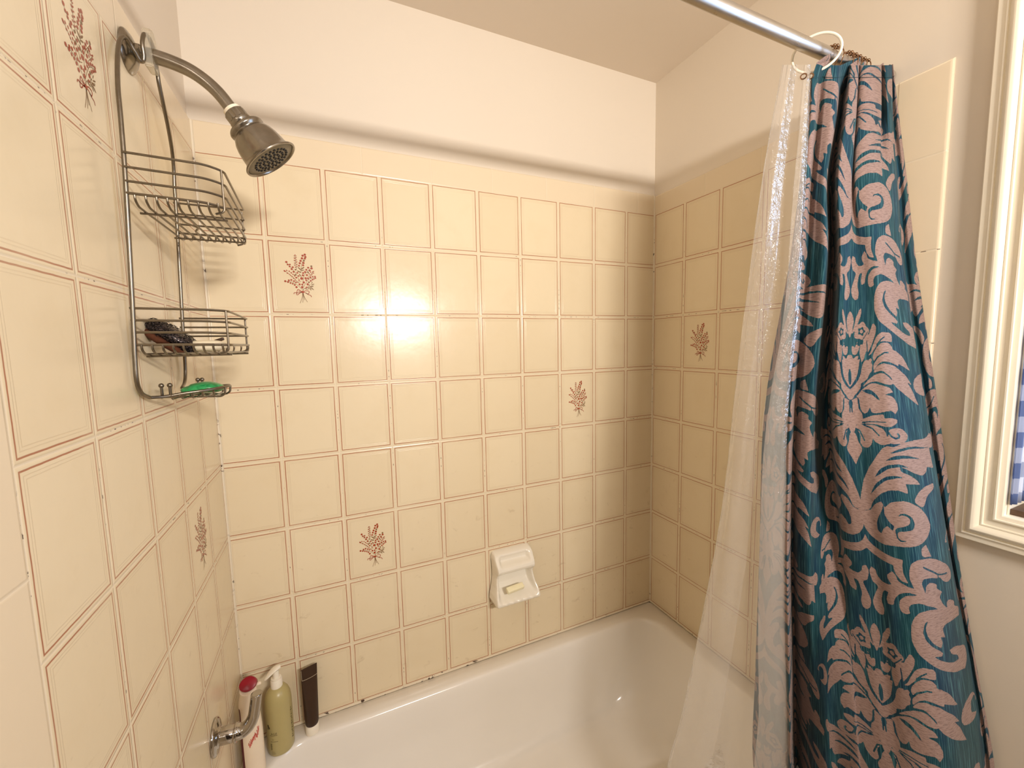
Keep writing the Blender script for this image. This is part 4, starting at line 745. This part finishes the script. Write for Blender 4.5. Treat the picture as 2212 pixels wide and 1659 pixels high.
# ------------------------------------------------------------------ faucet handle
fh = thing('faucet_handle', 'polished chrome lever faucet handle on the left wall above the tub', 'faucet handle', (0, -.273, .632))
bm = bmesh.new()
lathe(bm, [(.0375, .0008), (.0378, .003), (.0365, .0055), (.033, .0075), (.024, .009), (.019, .011), (.0178, .013)], (0, -.273, .632), (1, 0, 0), n=44)
obj('escutcheon', bm, M['chrome'], fh)
bm = bmesh.new()
lathe(bm, [(.0178, .010), (.0182, .020), (.0180, .034), (.0174, .0355), (.0176, .037), (.0198, .038), (.0203, .041), (.0190, .0435)], (0, -.273, .631), (1, 0, -.10), n=40)
obj('stem', bm, M['chrome'], fh)
bm = bmesh.new()
lv = smooth_path([(.040, -.273, .628), (.050, -.273, .6265), (.060, -.273, .630), (.069, -.273, .639), (.0755, -.273, .652), (.0795, -.273, .668), (.083, -.273, .688), (.0865, -.273, .708)], 6)
m_ = len(lv); tube(bm, lv, [.0176 - .0058 * min(1, (k / m_) / .62) for k in range(m_)], 28)
for v in bm.verts:
    if v.co.z > .704: v.co.z = .704 + (v.co.z - .704) * .4
ce = [e for e in bm.edges if all(v.co.z > .700 for v in e.verts) and any(len(f.verts) > 6 for f in e.link_faces)]
bmesh.ops.bevel(bm, geom=ce, offset=.002, segments=3, affect='EDGES')
obj('lever', bm, M['chrome'], fh, True, angle=45)

# ------------------------------------------------------------------ bottles on the tub ledge
pb = thing('pump_bottle', 'olive-tan pump bottle with a white pump on the tub ledge', 'bottle', (.094, -.0585, RIM))
bx, by = .094, -.0585
M['olive'] = simple('olive_plastic', rgb(178, 164, 112), .32, var=.05, vscale=14, sss=.1)
bm = bmesh.new()
PB = bm
lathe(bm, [(.028, .0002), (.0318, .002), (.0335, .006), (.0338, .020), (.0338, .130), (.0335, .146), (.0318, .160), (.0280, .1715), (.022, .1800), (.0160, .1850), (.0125, .1865)], (bx, by, RIM), n=48)
bm = bmesh.new(); rings = lathe(bm, [(.0135, .1850), (.0148, .1862), (.0148, .2060), (.0136, .2078), (.0120, .2082)], (bx, by, RIM), n=48)
for rg in rings[1:3]:
    ctr = sum((v.co for v in rg), Vector()) / len(rg)
    for k, v in enumerate(rg):
        if k % 2: v.co = ctr + (v.co - ctr) * .965
obj('pump_collar', bm, M['white_plastic'], pb, True, angle=30)
bm = bmesh.new(); lathe(bm, [(.0128, .2078), (.0128, .2125), (.0085, .2135), (.0080, .2200), (.0078, .2330)], (bx, by, RIM), n=28); obj('pump_stem', bm, M['white_plastic'], pb)
bm = bmesh.new()     # pump head: leaf-shaped spout dipping to the left
hp = smooth_path([(.011, 0, .0460), (.005, 0, .0474), (-.003, 0, .0462), (-.011, 0, .0425), (-.0185, 0, .0375), (-.0245, 0, .0328), (-.0275, 0, .0300)], 5)
mh = len(hp); hr = []
lps = []
for k, c in enumerate(hp):
    s = k / (mh - 1)
    wy = .0028 + .0078 * math.sin(PI * min(1, .12 + .88 * s) ** .8) if s < .98 else .003
    wz = .0052 * (1 - .55 * s)
    t_ = (hp[min(k + 1, mh - 1)] - hp[max(k - 1, 0)]).normalized(); nz = Vector((-t_.z, 0, t_.x)) * -1
    lps.append([c + Vector((0, wy * math.cos(2 * PI * q / 16), 0)) + nz * (wz * math.sin(2 * PI * q / 16)) for q in range(16)])
loft(bm, lps, 0, True, True)
bmesh.ops.transform(bm, matrix=Matrix.Translation((bx, by, RIM + .1915)) @ Matrix.Rotation(math.radians(24), 4, 'Z'), verts=bm.verts)
obj('pump_head', bm, M['white_plastic'], pb)
M['ink'] = simple('dark_print', rgb(74, 62, 36), .5)
bm = PB; n0 = len(bm.faces)
def wrap_mark(a0, a1, z0, z1):    # printed mark on the curved face, angles in degrees from -y towards +x
    N = max(2, int(abs(a1 - a0) / 4))
    pr = None
    for k in range(N + 1):
        a = math.radians(a0 + (a1 - a0) * k / N); x = bx + .03395 * math.sin(a); y = by - .03395 * math.cos(a)
        p1, p2 = bm.verts.new((x, y, z0)), bm.verts.new((x, y, z1))
        if pr: bm.faces.new((pr[0], p1, p2, pr[1]))
        pr = (p1, p2)
zb = RIM
wrap_mark(-41, -5, zb + .0660, zb + .0670); wrap_mark(-38, -4, zb + .0480, zb + .0490); wrap_mark(-30, -22, zb + .0545, zb + .0553); wrap_mark(-36, -20, zb + .017, zb + .0178); wrap_mark(-36, -18, zb + .012, zb + .0128)
for k in range(9): wrap_mark(-40, -33 + (k % 3), zb + .0235 + k * .0022, zb + .0246 + k * .0022)
for k in range(14): wrap_mark(62 + (k % 3) * 2, 72 - (k % 2) * 3, zb + .030 + k * .0068, zb + .0335 + k * .0068)
def leafmark(a, z, r):
    vs = [bm.verts.new((bx + .03396 * math.sin(math.radians(a) + r * .6 * math.cos(q) / .034), by - .03396 * math.cos(math.radians(a) + r * .6 * math.cos(q) / .034), z + r * math.sin(q))) for q in [2 * PI * i / 12 for i in range(12)]]
    bm.faces.new(vs)
leafmark(-46, zb + .0935, .005); leafmark(-40, zb + .0885, .0035); leafmark(-48, zb + .0860, .003)
# the legible letters
cu = bpy.data.curves.new('letters', 'FONT'); cu.body = 'AGE'; cu.size = .0088; cu.extrude = 0
to = bpy.data.objects.new('letters', cu); COL.objects.link(to)
dg = bpy.context.evaluated_depsgraph_get(); dg.update(); tm = to.evaluated_get(dg).to_mesh()
vm = []
for v in tm.vertices:
    a = math.radians(-34) + v.co.x / .034
    vm.append(bm.verts.new((bx + .03400 * math.sin(a), by - .03400 * math.cos(a), zb + .0690 + v.co.y)))
for p_ in tm.polygons:
    try: bm.faces.new([vm[i] for i in p_.vertices])
    except ValueError: pass
to.evaluated_get(dg).to_mesh_clear(); bpy.data.objects.remove(to)
for k_, f in enumerate(bm.faces):
    if k_ >= n0: f.material_index = 1
obj('bottle_body', bm, [M['olive'], M['ink']], pb, 'keep')

tb = thing('squeeze_tube', 'dark brown squeeze tube standing on its white cap on the tub ledge', 'tube', (.1735, -.046, RIM))
M['dark_tube'] = simple('dark_brown_tube', rgb(54, 34, 20), .38, var=.1, vscale=60)
bm = bmesh.new(); tx, ty = .1735, -.046
lathe(bm, [(.0165, .0002), (.0182, .0015), (.0186, .004), (.0180, .026), (.0172, .028)], (tx, ty, RIM), n=36); obj('tube_cap', bm, M['white_plastic'], tb)
bm = bmesh.new(); lps = []
for k in range(22):
    s = k / 21; z = RIM + .0265 + s * .171
    rx = .0182 * (1 - s) + .0228 * s; ry = .0182 * (1 - s) ** .9 + .0012
    if k == 0: rx = ry = .0165
    zoff = lambda q: 0
    lps.append([Vector((tx + .004 * s + rx * math.cos(q), ty + .010 * s + ry * math.sin(q), z)) for q in [2 * PI * i / 36 for i in range(36)]])
loft(bm, lps, 0, True, True)
bmesh.ops.transform(bm, matrix=Matrix.Translation((tx, ty, 0)) @ Matrix.Rotation(math.radians(18), 4, 'Z') @ Matrix.Translation((-tx, -ty, 0)), verts=bm.verts)
obj('tube_body', bm, M['dark_tube'], tb, True, angle=50)
bm = bmesh.new()     # pale line printed round the crimp
RT = Matrix.Translation((tx, ty, 0)) @ Matrix.Rotation(math.radians(18), 4, 'Z') @ Matrix.Translation((-tx, -ty, 0))
def tubepos(qx, s):
    rx = .0182 * (1 - s) + .0228 * s; ry = .0182 * (1 - s) ** .9 + .0012
    return RT @ Vector((tx + .004 * s + qx * rx, ty + .010 * s - ry * math.sqrt(max(0, 1 - qx * qx)) - .0004, RIM + .0265 + s * .171))
tube(bm, [tubepos(-.93 + 1.86 * k / 12, .82) for k in range(13)], .00045, 5)
tube(bm, [tubepos(-.93, .82 + .17 * k / 6) for k in range(7)], .00045, 5)
obj('tube_line', bm, simple('pale_line', rgb(196, 180, 150), .5), tb)

rb = thing('shampoo_bottle', 'white bottle with a dark red cap behind the chrome faucet handle', 'bottle', (.037, -.112, RIM))
rx_, ry_ = .037, -.112
M['milk'] = simple('milk_plastic', rgb(236, 220, 196), .35, var=.03, sss=.1)
M['maroon'] = simple('maroon_label', rgb(96, 18, 28), .4, var=.08)
M['redcap'] = simple('dark_red_cap', rgb(142, 12, 34), .3, var=.05)
M['redink'] = simple('red_print', rgb(206, 96, 84), .5)
bm = bmesh.new(); lps = []
for z, a, b in ((.0003, .021, .014), (.003, .0245, .0172), (.012, .0255, .0182), (.10, .0258, .0185), (.135, .0252, .018), (.165, .0235, .017), (.182, .0232, .0170), (.200, .0240, .0175), (.213, .0232, .0172), (.226, .0205, .0168), (.236, .0190, .0168), (.246, .0188, .0168)):
    lps.append([Vector((rx_ + a * math.cos(2 * PI * q / 40), ry_ + b * math.sin(2 * PI * q / 40), RIM + z)) for q in range(40)])
# slanted top facing the room
for v in lps[-1]: v.z += (v.y - ry_) * .55
loft(bm, lps, 0, True, True)
for f in bm.faces:
    c = f.calc_center_median()
    if c.x < rx_ - .0185 and c.z < RIM + .20: f.material_index = 1
RBM = bm
bm = bmesh.new(); cn = Vector((-.05, -.72, .69)).normalized()
lathe(bm, [(.0198, -.012), (.0202, .001), (.0192, .0042), (.012, .0062), (.0, .0066)], (rx_ + .001, ry_ + .002, RIM + .2545), cn, n=40, sx=1.0, sy=.86, xdir=(1, 0, 0))
obj('bottle_cap', bm, M['redcap'], rb)
bm = bmesh.new(); lathe(bm, [(.0035, 0), (.0042, .001), (.0042, .009), (.0032, .011)], (rx_ + .0185, ry_ + .004, RIM + .2455), (1, -.1, .15), n=16)
obj('cap_spout', bm, M['milk'], rb)
bm = RBM; rr_ = random.Random(5)
for k in range(9):
    a0 = math.radians(-8 + 6.5 * k); zc = RIM + .098 + .004 * k + rr_.uniform(-.004, .004)
    ps = []
    for j in range(6):
        a = a0 + .16 * (j / 5 - .5); ps.append(Vector((rx_ + .02605 * math.sin(a), ry_ - .0188 * math.cos(a), zc + .008 * math.sin(j * 1.4 + k))))
    tube(bm, ps, .0007, 5, mi=2)
obj('bottle_body', bm, [M['milk'], M['maroon'], M['redink']], rb, True, angle=40)

# ------------------------------------------------------------------ curtain rod, ring, hooks
YR, ZR = -.740, 2.081
rod = thing('curtain_rod', 'brushed steel curtain rod across the top of the tub alcove', 'curtain rod', (W / 2, YR, ZR))
bm = bmesh.new(); tube(bm, [(.012, YR, ZR), (1.27, YR, ZR)], .0128, 28); obj('outer_tube', bm, M['rod'], rod)
bm = bmesh.new(); tube(bm, [(1.268, YR, ZR), (W - .010, YR, ZR)], .0112, 28); obj('inner_tube', bm, M['rod'], rod)
for x, d in ((.0005, 1), (W - .0005, -1)):
    bm = bmesh.new(); lathe(bm, [(.0205, 0), (.0205, .004), (.0185, .009), (.0155, .013), (.0150, .026), (.0125, .028)], (x, YR, ZR), (d, 0, 0), n=32); obj('end_flange', bm, M['rod'], rod)
bm = bmesh.new(); c0 = Vector((1.2385, YR - .001, 2.0735)); nn = Vector((.80, .58, .10)).normalized(); a_, b_ = frame_of(nn); pts = []
for k in range(48):
    th = 2 * PI * k / 48; pts.append(c0 + a_ * .0415 * math.cos(th) + b_ * .0345 * math.sin(th))
tube(bm, pts, .0026, 10, closed=True)
o = obj('curtain_ring', bm, M['white_plastic']); tag(o, 'white plastic curtain ring on the rod, first in front of the metal hooks', 'curtain ring')
proto = None
HX = [1.288, 1.303, 1.340, 1.356, 1.371, 1.389, 1.404]
for i, x in enumerate(HX):
    if proto is None:
        hk = thing('curtain_hook', 'bronze roller-ball curtain hook on the rod', 'curtain hook', (x, YR, ZR), 'roller-ball curtain hooks on the rod')
        bm = bmesh.new(); pts = [Vector((x, YR + .0175 * math.cos(t_), ZR + .0175 * math.sin(t_) - (.012 * max(0, -math.sin(t_)) ** 2))) for t_ in [2 * PI * k / 32 for k in range(32)]]
        tube(bm, pts, .0011, 8, closed=True); w1 = obj('hook_wire', bm, M['bronze'], hk)
        parts = [w1]
        for k in range(5):
            th = PI / 2 + (k - 2) * .40
            bm = bmesh.new(); ball(bm, (x, YR + .0175 * math.cos(th), ZR + .0175 * math.sin(th)), .0036, 12, 8)
            parts.append(obj('roller_ball', bm, M['bronze'], hk))
        proto = hk
        hk['label'] = 'bronze roller-ball curtain hook nearest the white plastic ring'
    else:
        h2 = proto.copy(); COL.objects.link(h2); h2.location = (x, YR, ZR)
        h2['label'] = ['', 'second bronze roller-ball hook from the white plastic ring', 'third bronze roller-ball hook from the white plastic ring, past the gap', 'fourth bronze roller-ball hook from the white plastic ring', 'fifth bronze roller-ball hook from the white plastic ring', 'sixth bronze roller-ball hook from the white plastic ring', 'last bronze roller-ball hook, deepest behind the curtain heading'][i]
        for c in parts:
            d = c.copy(); COL.objects.link(d); d.parent = h2

# ------------------------------------------------------------------ printed fabric curtain
KU = .00097                     # metres per pattern unit
PER, HALF = 667.7, 360.0        # repeat height, spacing of the half-drop columns
def raster():
    """pattern coverage on one half column: s 0..360, T 0..PER, one sample per unit"""
    m0 = -30; yy, xx = np.mgrid[m0:901, 0:int(HALF) + 1]; yy = yy.astype(float); xx = xx.astype(float)
    acc = np.zeros((900 - m0 + 1, int(HALF) + 1), np.float32)
    offs = [(-.33, -.33), (.33, -.33), (-.33, .33), (.33, .33)]
    for ox, oy in offs:
        X, Y = xx + ox, yy + oy; m = np.zeros(X.shape, bool)
        def fill(poly):
            P = np.array(poly, float); r = np.zeros(X.shape, bool)
            y0, y1 = int(P[:, 1].min()) - 2 - m0, int(P[:, 1].max()) + 3 - m0
            y0, y1 = max(0, y0), min(X.shape[0], y1)
            xs, ys = X[y0:y1], Y[y0:y1]; q = np.zeros(xs.shape, bool)
            for i in range(len(P)):
                (ax, ay), (bx_, by_) = P[i], P[(i + 1) % len(P)]
                if ay == by_: continue
                q ^= ((ys >= min(ay, by_)) & (ys < max(ay, by_))) & (xs < ax + (ys - ay) * (bx_ - ax) / (by_ - ay))
            r[y0:y1] = q; return r
        for p in MOTIF['add']: m |= fill(p)
        for p in MOTIF['cut']: m &= ~fill(p)
        for w, p in MOTIF['vein']:
            for (a, b), (c, e) in zip(p[:-1], p[1:]):
                vx, vy = c - a, e - b; l = max(1e-6, vx * vx + vy * vy)
                t = np.clip(((X - a) * vx + (Y - b) * vy) / l, 0, 1)
                m &= np.hypot(X - a - t * vx, Y - b - t * vy) > w / 2 + .3
        for p in MOTIF['add2']: m |= fill(p)
        acc += m
    acc /= len(offs)
    # wrap vertically into one period
    N = int(round(PER)); out = np.zeros((N, int(HALF) + 1), np.float32)
    for j in range(acc.shape[0]):
        k = (j + m0) % N; out[k] = np.maximum(out[k], acc[j])
    return out
CELL = raster()
def pattern(s, T):
    """coverage at cloth coordinates (arrays)"""
    def look(s_, T_):
        s_ = np.abs(s_); ok = s_ <= HALF - 1
        s_ = np.clip(s_, 0, HALF - 1.001); T_ = np.mod(T_, CELL.shape[0] * 1.0 if False else PER)
        i = s_.astype(int); f = s_ - i
        j = np.floor(T_).astype(int); g = T_ - j
        j0 = j % CELL.shape[0]; j1 = (j + 1) % CELL.shape[0]
        v = (CELL[j0, i] * (1 - f) + CELL[j0, i + 1] * f) * (1 - g) + (CELL[j1, i] * (1 - f) + CELL[j1, i + 1] * f) * g
        return np.where(ok, v, 0)
    r = np.zeros(np.broadcast(s, T).shape, np.float32)
    for k in range(-3, 4):
        r = np.maximum(r, look(s - k * HALF, T + (PER / 2 if k % 2 else 0)))
    return r

def cr(P, x, xs):
    """cubic Hermite (finite-difference tangents) through rows P at parameters x, sampled at xs"""
    P = np.asarray(P, float); x = np.asarray(x, float)
    d = np.diff(P, axis=0) / np.diff(x).reshape((-1,) + (1,) * (P.ndim - 1))
    m = np.empty_like(P); m[0] = d[0]; m[-1] = d[-1]
    h = np.diff(x)
    w1 = (h[1:] / (h[1:] + h[:-1])).reshape((-1,) + (1,) * (P.ndim - 1))
    m[1:-1] = d[:-1] * w1 + d[1:] * (1 - w1)
    k = np.clip(np.searchsorted(x, xs, side='right') - 1, 0, len(x) - 2)
    hh = h[k]; t = (xs - x[k]) / hh
    sh = (-1,) + (1,) * (P.ndim - 1)
    t = t.reshape(sh); hh = hh.reshape(sh)
    return (2 * t**3 - 3 * t**2 + 1) * P[k] + (t**3 - 2 * t**2 + t) * hh * m[k] + (-2 * t**3 + 3 * t**2) * P[k + 1] + (t**3 - t**2) * hh * m[k + 1]

def grid_obj(name, V, mat, attr=None, uv=None, parent=None, cols=None):
    """V: rows x cols x 3"""
    R, Cn = V.shape[:2]
    me = bpy.data.meshes.new(name)
    me.vertices.add(R * Cn); me.vertices.foreach_set('co', V.reshape(-1).astype(np.float32))
    idx = np.arange(R * Cn).reshape(R, Cn)
    q = np.stack([idx[:-1, :-1], idx[:-1, 1:], idx[1:, 1:], idx[1:, :-1]], -1).reshape(-1, 4)
    nf = len(q)
    me.loops.add(nf * 4); me.loops.foreach_set('vertex_index', q.reshape(-1).astype(np.int32))
    me.polygons.add(nf); me.polygons.foreach_set('loop_start', np.arange(0, nf * 4, 4, dtype=np.int32))
    try: me.polygons.foreach_set('loop_total', np.full(nf, 4, np.int32))
    except Exception: pass
    me.update(calc_edges=True); me.validate()
    me.polygons.foreach_set('use_smooth', np.ones(nf, bool))
    if attr is not None:
        for an, av in attr.items():
            a = me.attributes.new(an, 'FLOAT', 'POINT'); a.data.foreach_set('value', av.reshape(-1).astype(np.float32))
    me.materials.append(mat); me.update()
    o = bpy.data.objects.new(name, me); link(o, parent)
    if parent is not None: o.location = -Vector(parent.location)
    return o

# control net: columns at cloth coordinate CS, rows from the heading down
CP = np.array(CURT['P'], float); CS = np.array(CURT['s'], float)
low1 = CP[-1].copy(); low1[:, 2] = np.minimum(low1[:, 2] - .10, .42 + .25 * (low1[:, 2] - low1[:, 2].min())); low1[:, 1] = np.minimum(low1[:, 1], -.768)
low2 = low1.copy(); low2[:, 2] = .16; low2[:, 1] = np.minimum(low2[:, 1] - .01, -.775)
CPX = np.concatenate([CP, low1[None], low2[None]], 0)
lev = np.array(CURT['v'] + [1900, 2300], float)
# fine in the part that shows, coarse below
vs = np.concatenate([np.linspace(141, 1700, 930), np.linspace(1700, 2300, 60)[1:]])
ss = np.arange(-400, 300.01, 1.6)
rows = cr(CPX, lev, vs)                                     # rows x 26 x 3
V = cr(np.transpose(rows, (1, 0, 2)), CS, ss)               # cols x rows x 3
V = np.transpose(V, (1, 0, 2)).copy()
V[:, :, 0] = np.minimum(V[:, :, 0], W - .012)
V[:, :, 2] = np.minimum(V[:, :, 2], 2.098)
hi = np.clip((V[:, :, 2] - 2.02) / .04, 0, 1)                # the heading hangs in front of the rod
V[:, :, 1] = np.where(hi > 0, np.minimum(V[:, :, 1], -.7555 * hi + V[:, :, 1] * (1 - hi)), V[:, :, 1])
# heading gathers: small extra pleats that die out below the hooks
Tt = (1.4094 - V[:, :, 2]) / KU
SS = np.broadcast_to(ss, Tt.shape)
pat = pattern(SS, Tt)
curtain = thing('shower_curtain', 'teal and taupe damask fabric shower curtain gathered at the right', 'shower curtain', (1.36, -.80, 1.1))
t = NT('damask_cloth')
at = t.node('ShaderNodeAttribute', attribute_name='damask'); ac = t.node('ShaderNodeAttribute', attribute_name='cloth_s'); az = t.node('ShaderNodeAttribute', attribute_name='cloth_t')
cv = t.node('ShaderNodeCombineXYZ'); t.L(ac.outputs['Fac'], cv.inputs[0]); t.L(az.outputs['Fac'], cv.inputs[1])
weft = t.noise(t.scale(cv.outputs[0], (.10, .55, 1)), 1.0, 4, .65)           # horizontal slubs
fine = t.noise(t.scale(cv.outputs[0], (.7, .75, 1)), 1.0, 3, .6)
warp = t.noise(t.scale(cv.outputs[0], (.55, .012, 1)), 1.0, 4, .6)            # vertical streaks
hue = t.noise(t.scale(cv.outputs[0], (.02, .006, 1)), 1.0, 2)
teal = t.mix(t.ss(hue, .35, .65), rgb(9, 47, 68), rgb(12, 56, 64))
teal = t.mix(t.math('MULTIPLY', t.ss(warp, .46, .72), .75), teal, rgb(78, 124, 130))
teal = t.mix(t.math('MULTIPLY', t.ss(fine, .5, .75), .25), teal, rgb(10, 40, 58))
taupe = t.mix(t.ss(weft, .40, .75), rgb(150, 126, 117), rgb(104, 82, 77))
taupe = t.mix(t.math('MULTIPLY', t.ss(fine, .52, .75), .55), taupe, rgb(82, 58, 55))
edge = t.math('ADD', at.outputs['Fac'], t.math('MULTIPLY', t.math('SUBTRACT', fine, .5), .25))
c = t.mix(t.ss(edge, .40, .60), teal, taupe)
nm = t.bump(t.math('ADD', fine, warp), .25, .0006)
M['damask'] = t.done(t.bsdf(c, .8, 0, .15, normal=nm, sheen=.12))
o = grid_obj('curtain_cloth', V, M['damask'], {'damask': pat, 'cloth_s': SS, 'cloth_t': Tt}, parent=curtain)
sm = o.modifiers.new('thick', 'SOLIDIFY'); sm.thickness = .0009; sm.offset = 1
bm = bmesh.new()     # stitched heading hem
hem = [Vector(V[16, i]) + Vector((-.0009, -.0006, 0)) for i in range(66, V.shape[1] - 30)]
tube(bm, hem, .00045, 4)
obj('heading_stitch', bm, simple('stitch_thread', rgb(40, 70, 76), .8), curtain)

# ------------------------------------------------------------------ clear vinyl liner
LP = np.array(LINER, float)
lo = LP[-1].copy(); lo[:, 2] -= .12 * (lo[:, 0] < 1.15) + .03
LPX = np.concatenate([LP, lo[None]], 0)
lv_ = np.array([140, 375, 694, 904, 1171, 1370, 1572, 1659, 1760], float)
R_ = cr(LPX, lv_, np.linspace(140, 1760, 260))
cs_ = np.arange(LP.shape[1], dtype=float)
Vl = np.transpose(cr(np.transpose(R_, (1, 0, 2)), cs_, np.linspace(0, LP.shape[1] - 1, 150)), (1, 0, 2)).copy()
for j in range(Vl.shape[0]):                                 # creases and pucker of stiff vinyl
    for i in range(Vl.shape[1]):
        p_ = Vl[j, i]; u_ = i / 10.7
        a = noise.noise(Vector((u_ * 2.2, p_[2] * 3.0, 1.7))) * .0042 + noise.noise(Vector((u_ * 5.0, p_[2] * 16, 5.1))) * .0012
        Vl[j, i, 0] += a * .8; Vl[j, i, 1] -= a * .5
liner = thing('shower_liner', 'clear milky vinyl shower liner hanging inside the tub beside the curtain', 'shower liner', (1.10, -.70, 1.1))
t = NT('clear_vinyl'); p = t.pos()
hz = t.noise(t.scale(p, (1, 1, .25)), 26, 4, .6)
tr = t.node('ShaderNodeBsdfTransparent'); tr.inputs[0].default_value = (.985, .975, .96, 1)
df = t.node('ShaderNodeBsdfDiffuse'); df.inputs[0].default_value = rgb(248, 246, 242)
tl = t.node('ShaderNodeBsdfTranslucent'); tl.inputs[0].default_value = rgb(248, 246, 242)
m1 = t.node('ShaderNodeMixShader'); m1.inputs[0].default_value = .45; t.L(df.outputs[0], m1.inputs[1]); t.L(tl.outputs[0], m1.inputs[2])
mx = t.node('ShaderNodeMixShader'); szp = t.node('ShaderNodeSeparateXYZ'); t.L(p, szp.inputs[0])
film = t.math('SUBTRACT', 1.0, t.ss(szp.outputs[2], .6, 1.75))                   # soap film thickens towards the hem
t.L(t.math('MULTIPLY', t.math('ADD', .16, t.math('MULTIPLY', hz, .18)), t.math('ADD', .5, t.math('MULTIPLY', film, .42))), mx.inputs[0]); t.L(tr.outputs[0], mx.inputs[1]); t.L(m1.outputs[0], mx.inputs[2])
gl = t.node('ShaderNodeBsdfGlossy'); gl.inputs['Roughness'].default_value = .16
t.L(t.bump(t.math('ADD', t.noise(t.scale(p, (1, 1, 1)), 70, 3, .6), t.noise(t.scale(p, (1, 1, .5)), 22, 2)), .9, .006), gl.inputs['Normal'])
fr = t.node('ShaderNodeFresnel'); fr.inputs[0].default_value = 1.35
m3 = t.node('ShaderNodeMixShader'); t.L(t.math('MULTIPLY', fr.outputs[0], .40), m3.inputs[0]); t.L(mx.outputs[0], m3.inputs[1]); t.L(gl.outputs[0], m3.inputs[2])
M['vinyl'] = t.done(m3.outputs[0])
o = grid_obj('liner_sheet', Vl, M['vinyl'], parent=liner)
bm = bmesh.new()
for k, i in enumerate((75, 96)):
    c_ = Vector(Vl[4, i]); nn_ = Vector((-.85, -.5, 0)).normalized()
    a_, b_ = frame_of(nn_); tube(bm, [c_ + nn_ * .001 + (a_ * math.cos(q) + b_ * math.sin(q)) * .0050 for q in [2 * PI * z / 20 for z in range(20)]], .0013, 6, closed=True)
obj('grommets', bm, M['bronze'], liner)

# ------------------------------------------------------------------ light: vanity globes behind the camera, daylight at the window
def lamp(name, kind, loc, energy, color, **kw):
    l = bpy.data.lights.new(name, kind); l.energy = energy; l.color = color
    for k, v in kw.items(): setattr(l, k, v)
    o = bpy.data.objects.new(name, l); o.location = loc; COL.objects.link(o); return o
g_ = lamp('vanity_bar', 'AREA', (.86, -2.50, 2.03), E_GLOBE, (1.0, .928, .862), shape='RECTANGLE', size=.46, size_y=.10, spread=math.radians(128))
g_.rotation_euler = (math.radians(84), 0, 0)              # light bar over the basin, facing the tub
d = lamp('daylight', 'AREA', (XR + .32, -1.36, 1.70), E_DAY, (.62, .76, 1.0), shape='RECTANGLE', size=.9, size_y=1.2)
d.rotation_euler = (0, PI / 2, 0)
wld = bpy.data.worlds.new('sky'); S.world = wld; wld.use_nodes = True
bg = wld.node_tree.nodes['Background']; bg.inputs[0].default_value = (.62, .76, 1.0, 1); bg.inputs[1].default_value = 1.2

# ------------------------------------------------------------------ camera
cam = bpy.data.cameras.new('camera'); co = bpy.data.objects.new('camera', cam); COL.objects.link(co)
co.location = (.28218, -1.30782, 1.48730); co.rotation_euler = (1.47451, .02119, -.42036)
cam.sensor_width = 36.0; cam.lens = 36.0 * 883.894 / 2212; cam.clip_start = .01
S.camera = co
S.view_settings.view_transform = 'Standard'; S.view_settings.look = 'None'
S.view_settings.exposure = EXPOSURE; S.view_settings.gamma = 1.0; S.view_settings.use_curve_mapping = False
S.cycles.max_bounces = 14; S.cycles.transparent_max_bounces = 24; S.cycles.diffuse_bounces = 6; S.cycles.glossy_bounces = 6
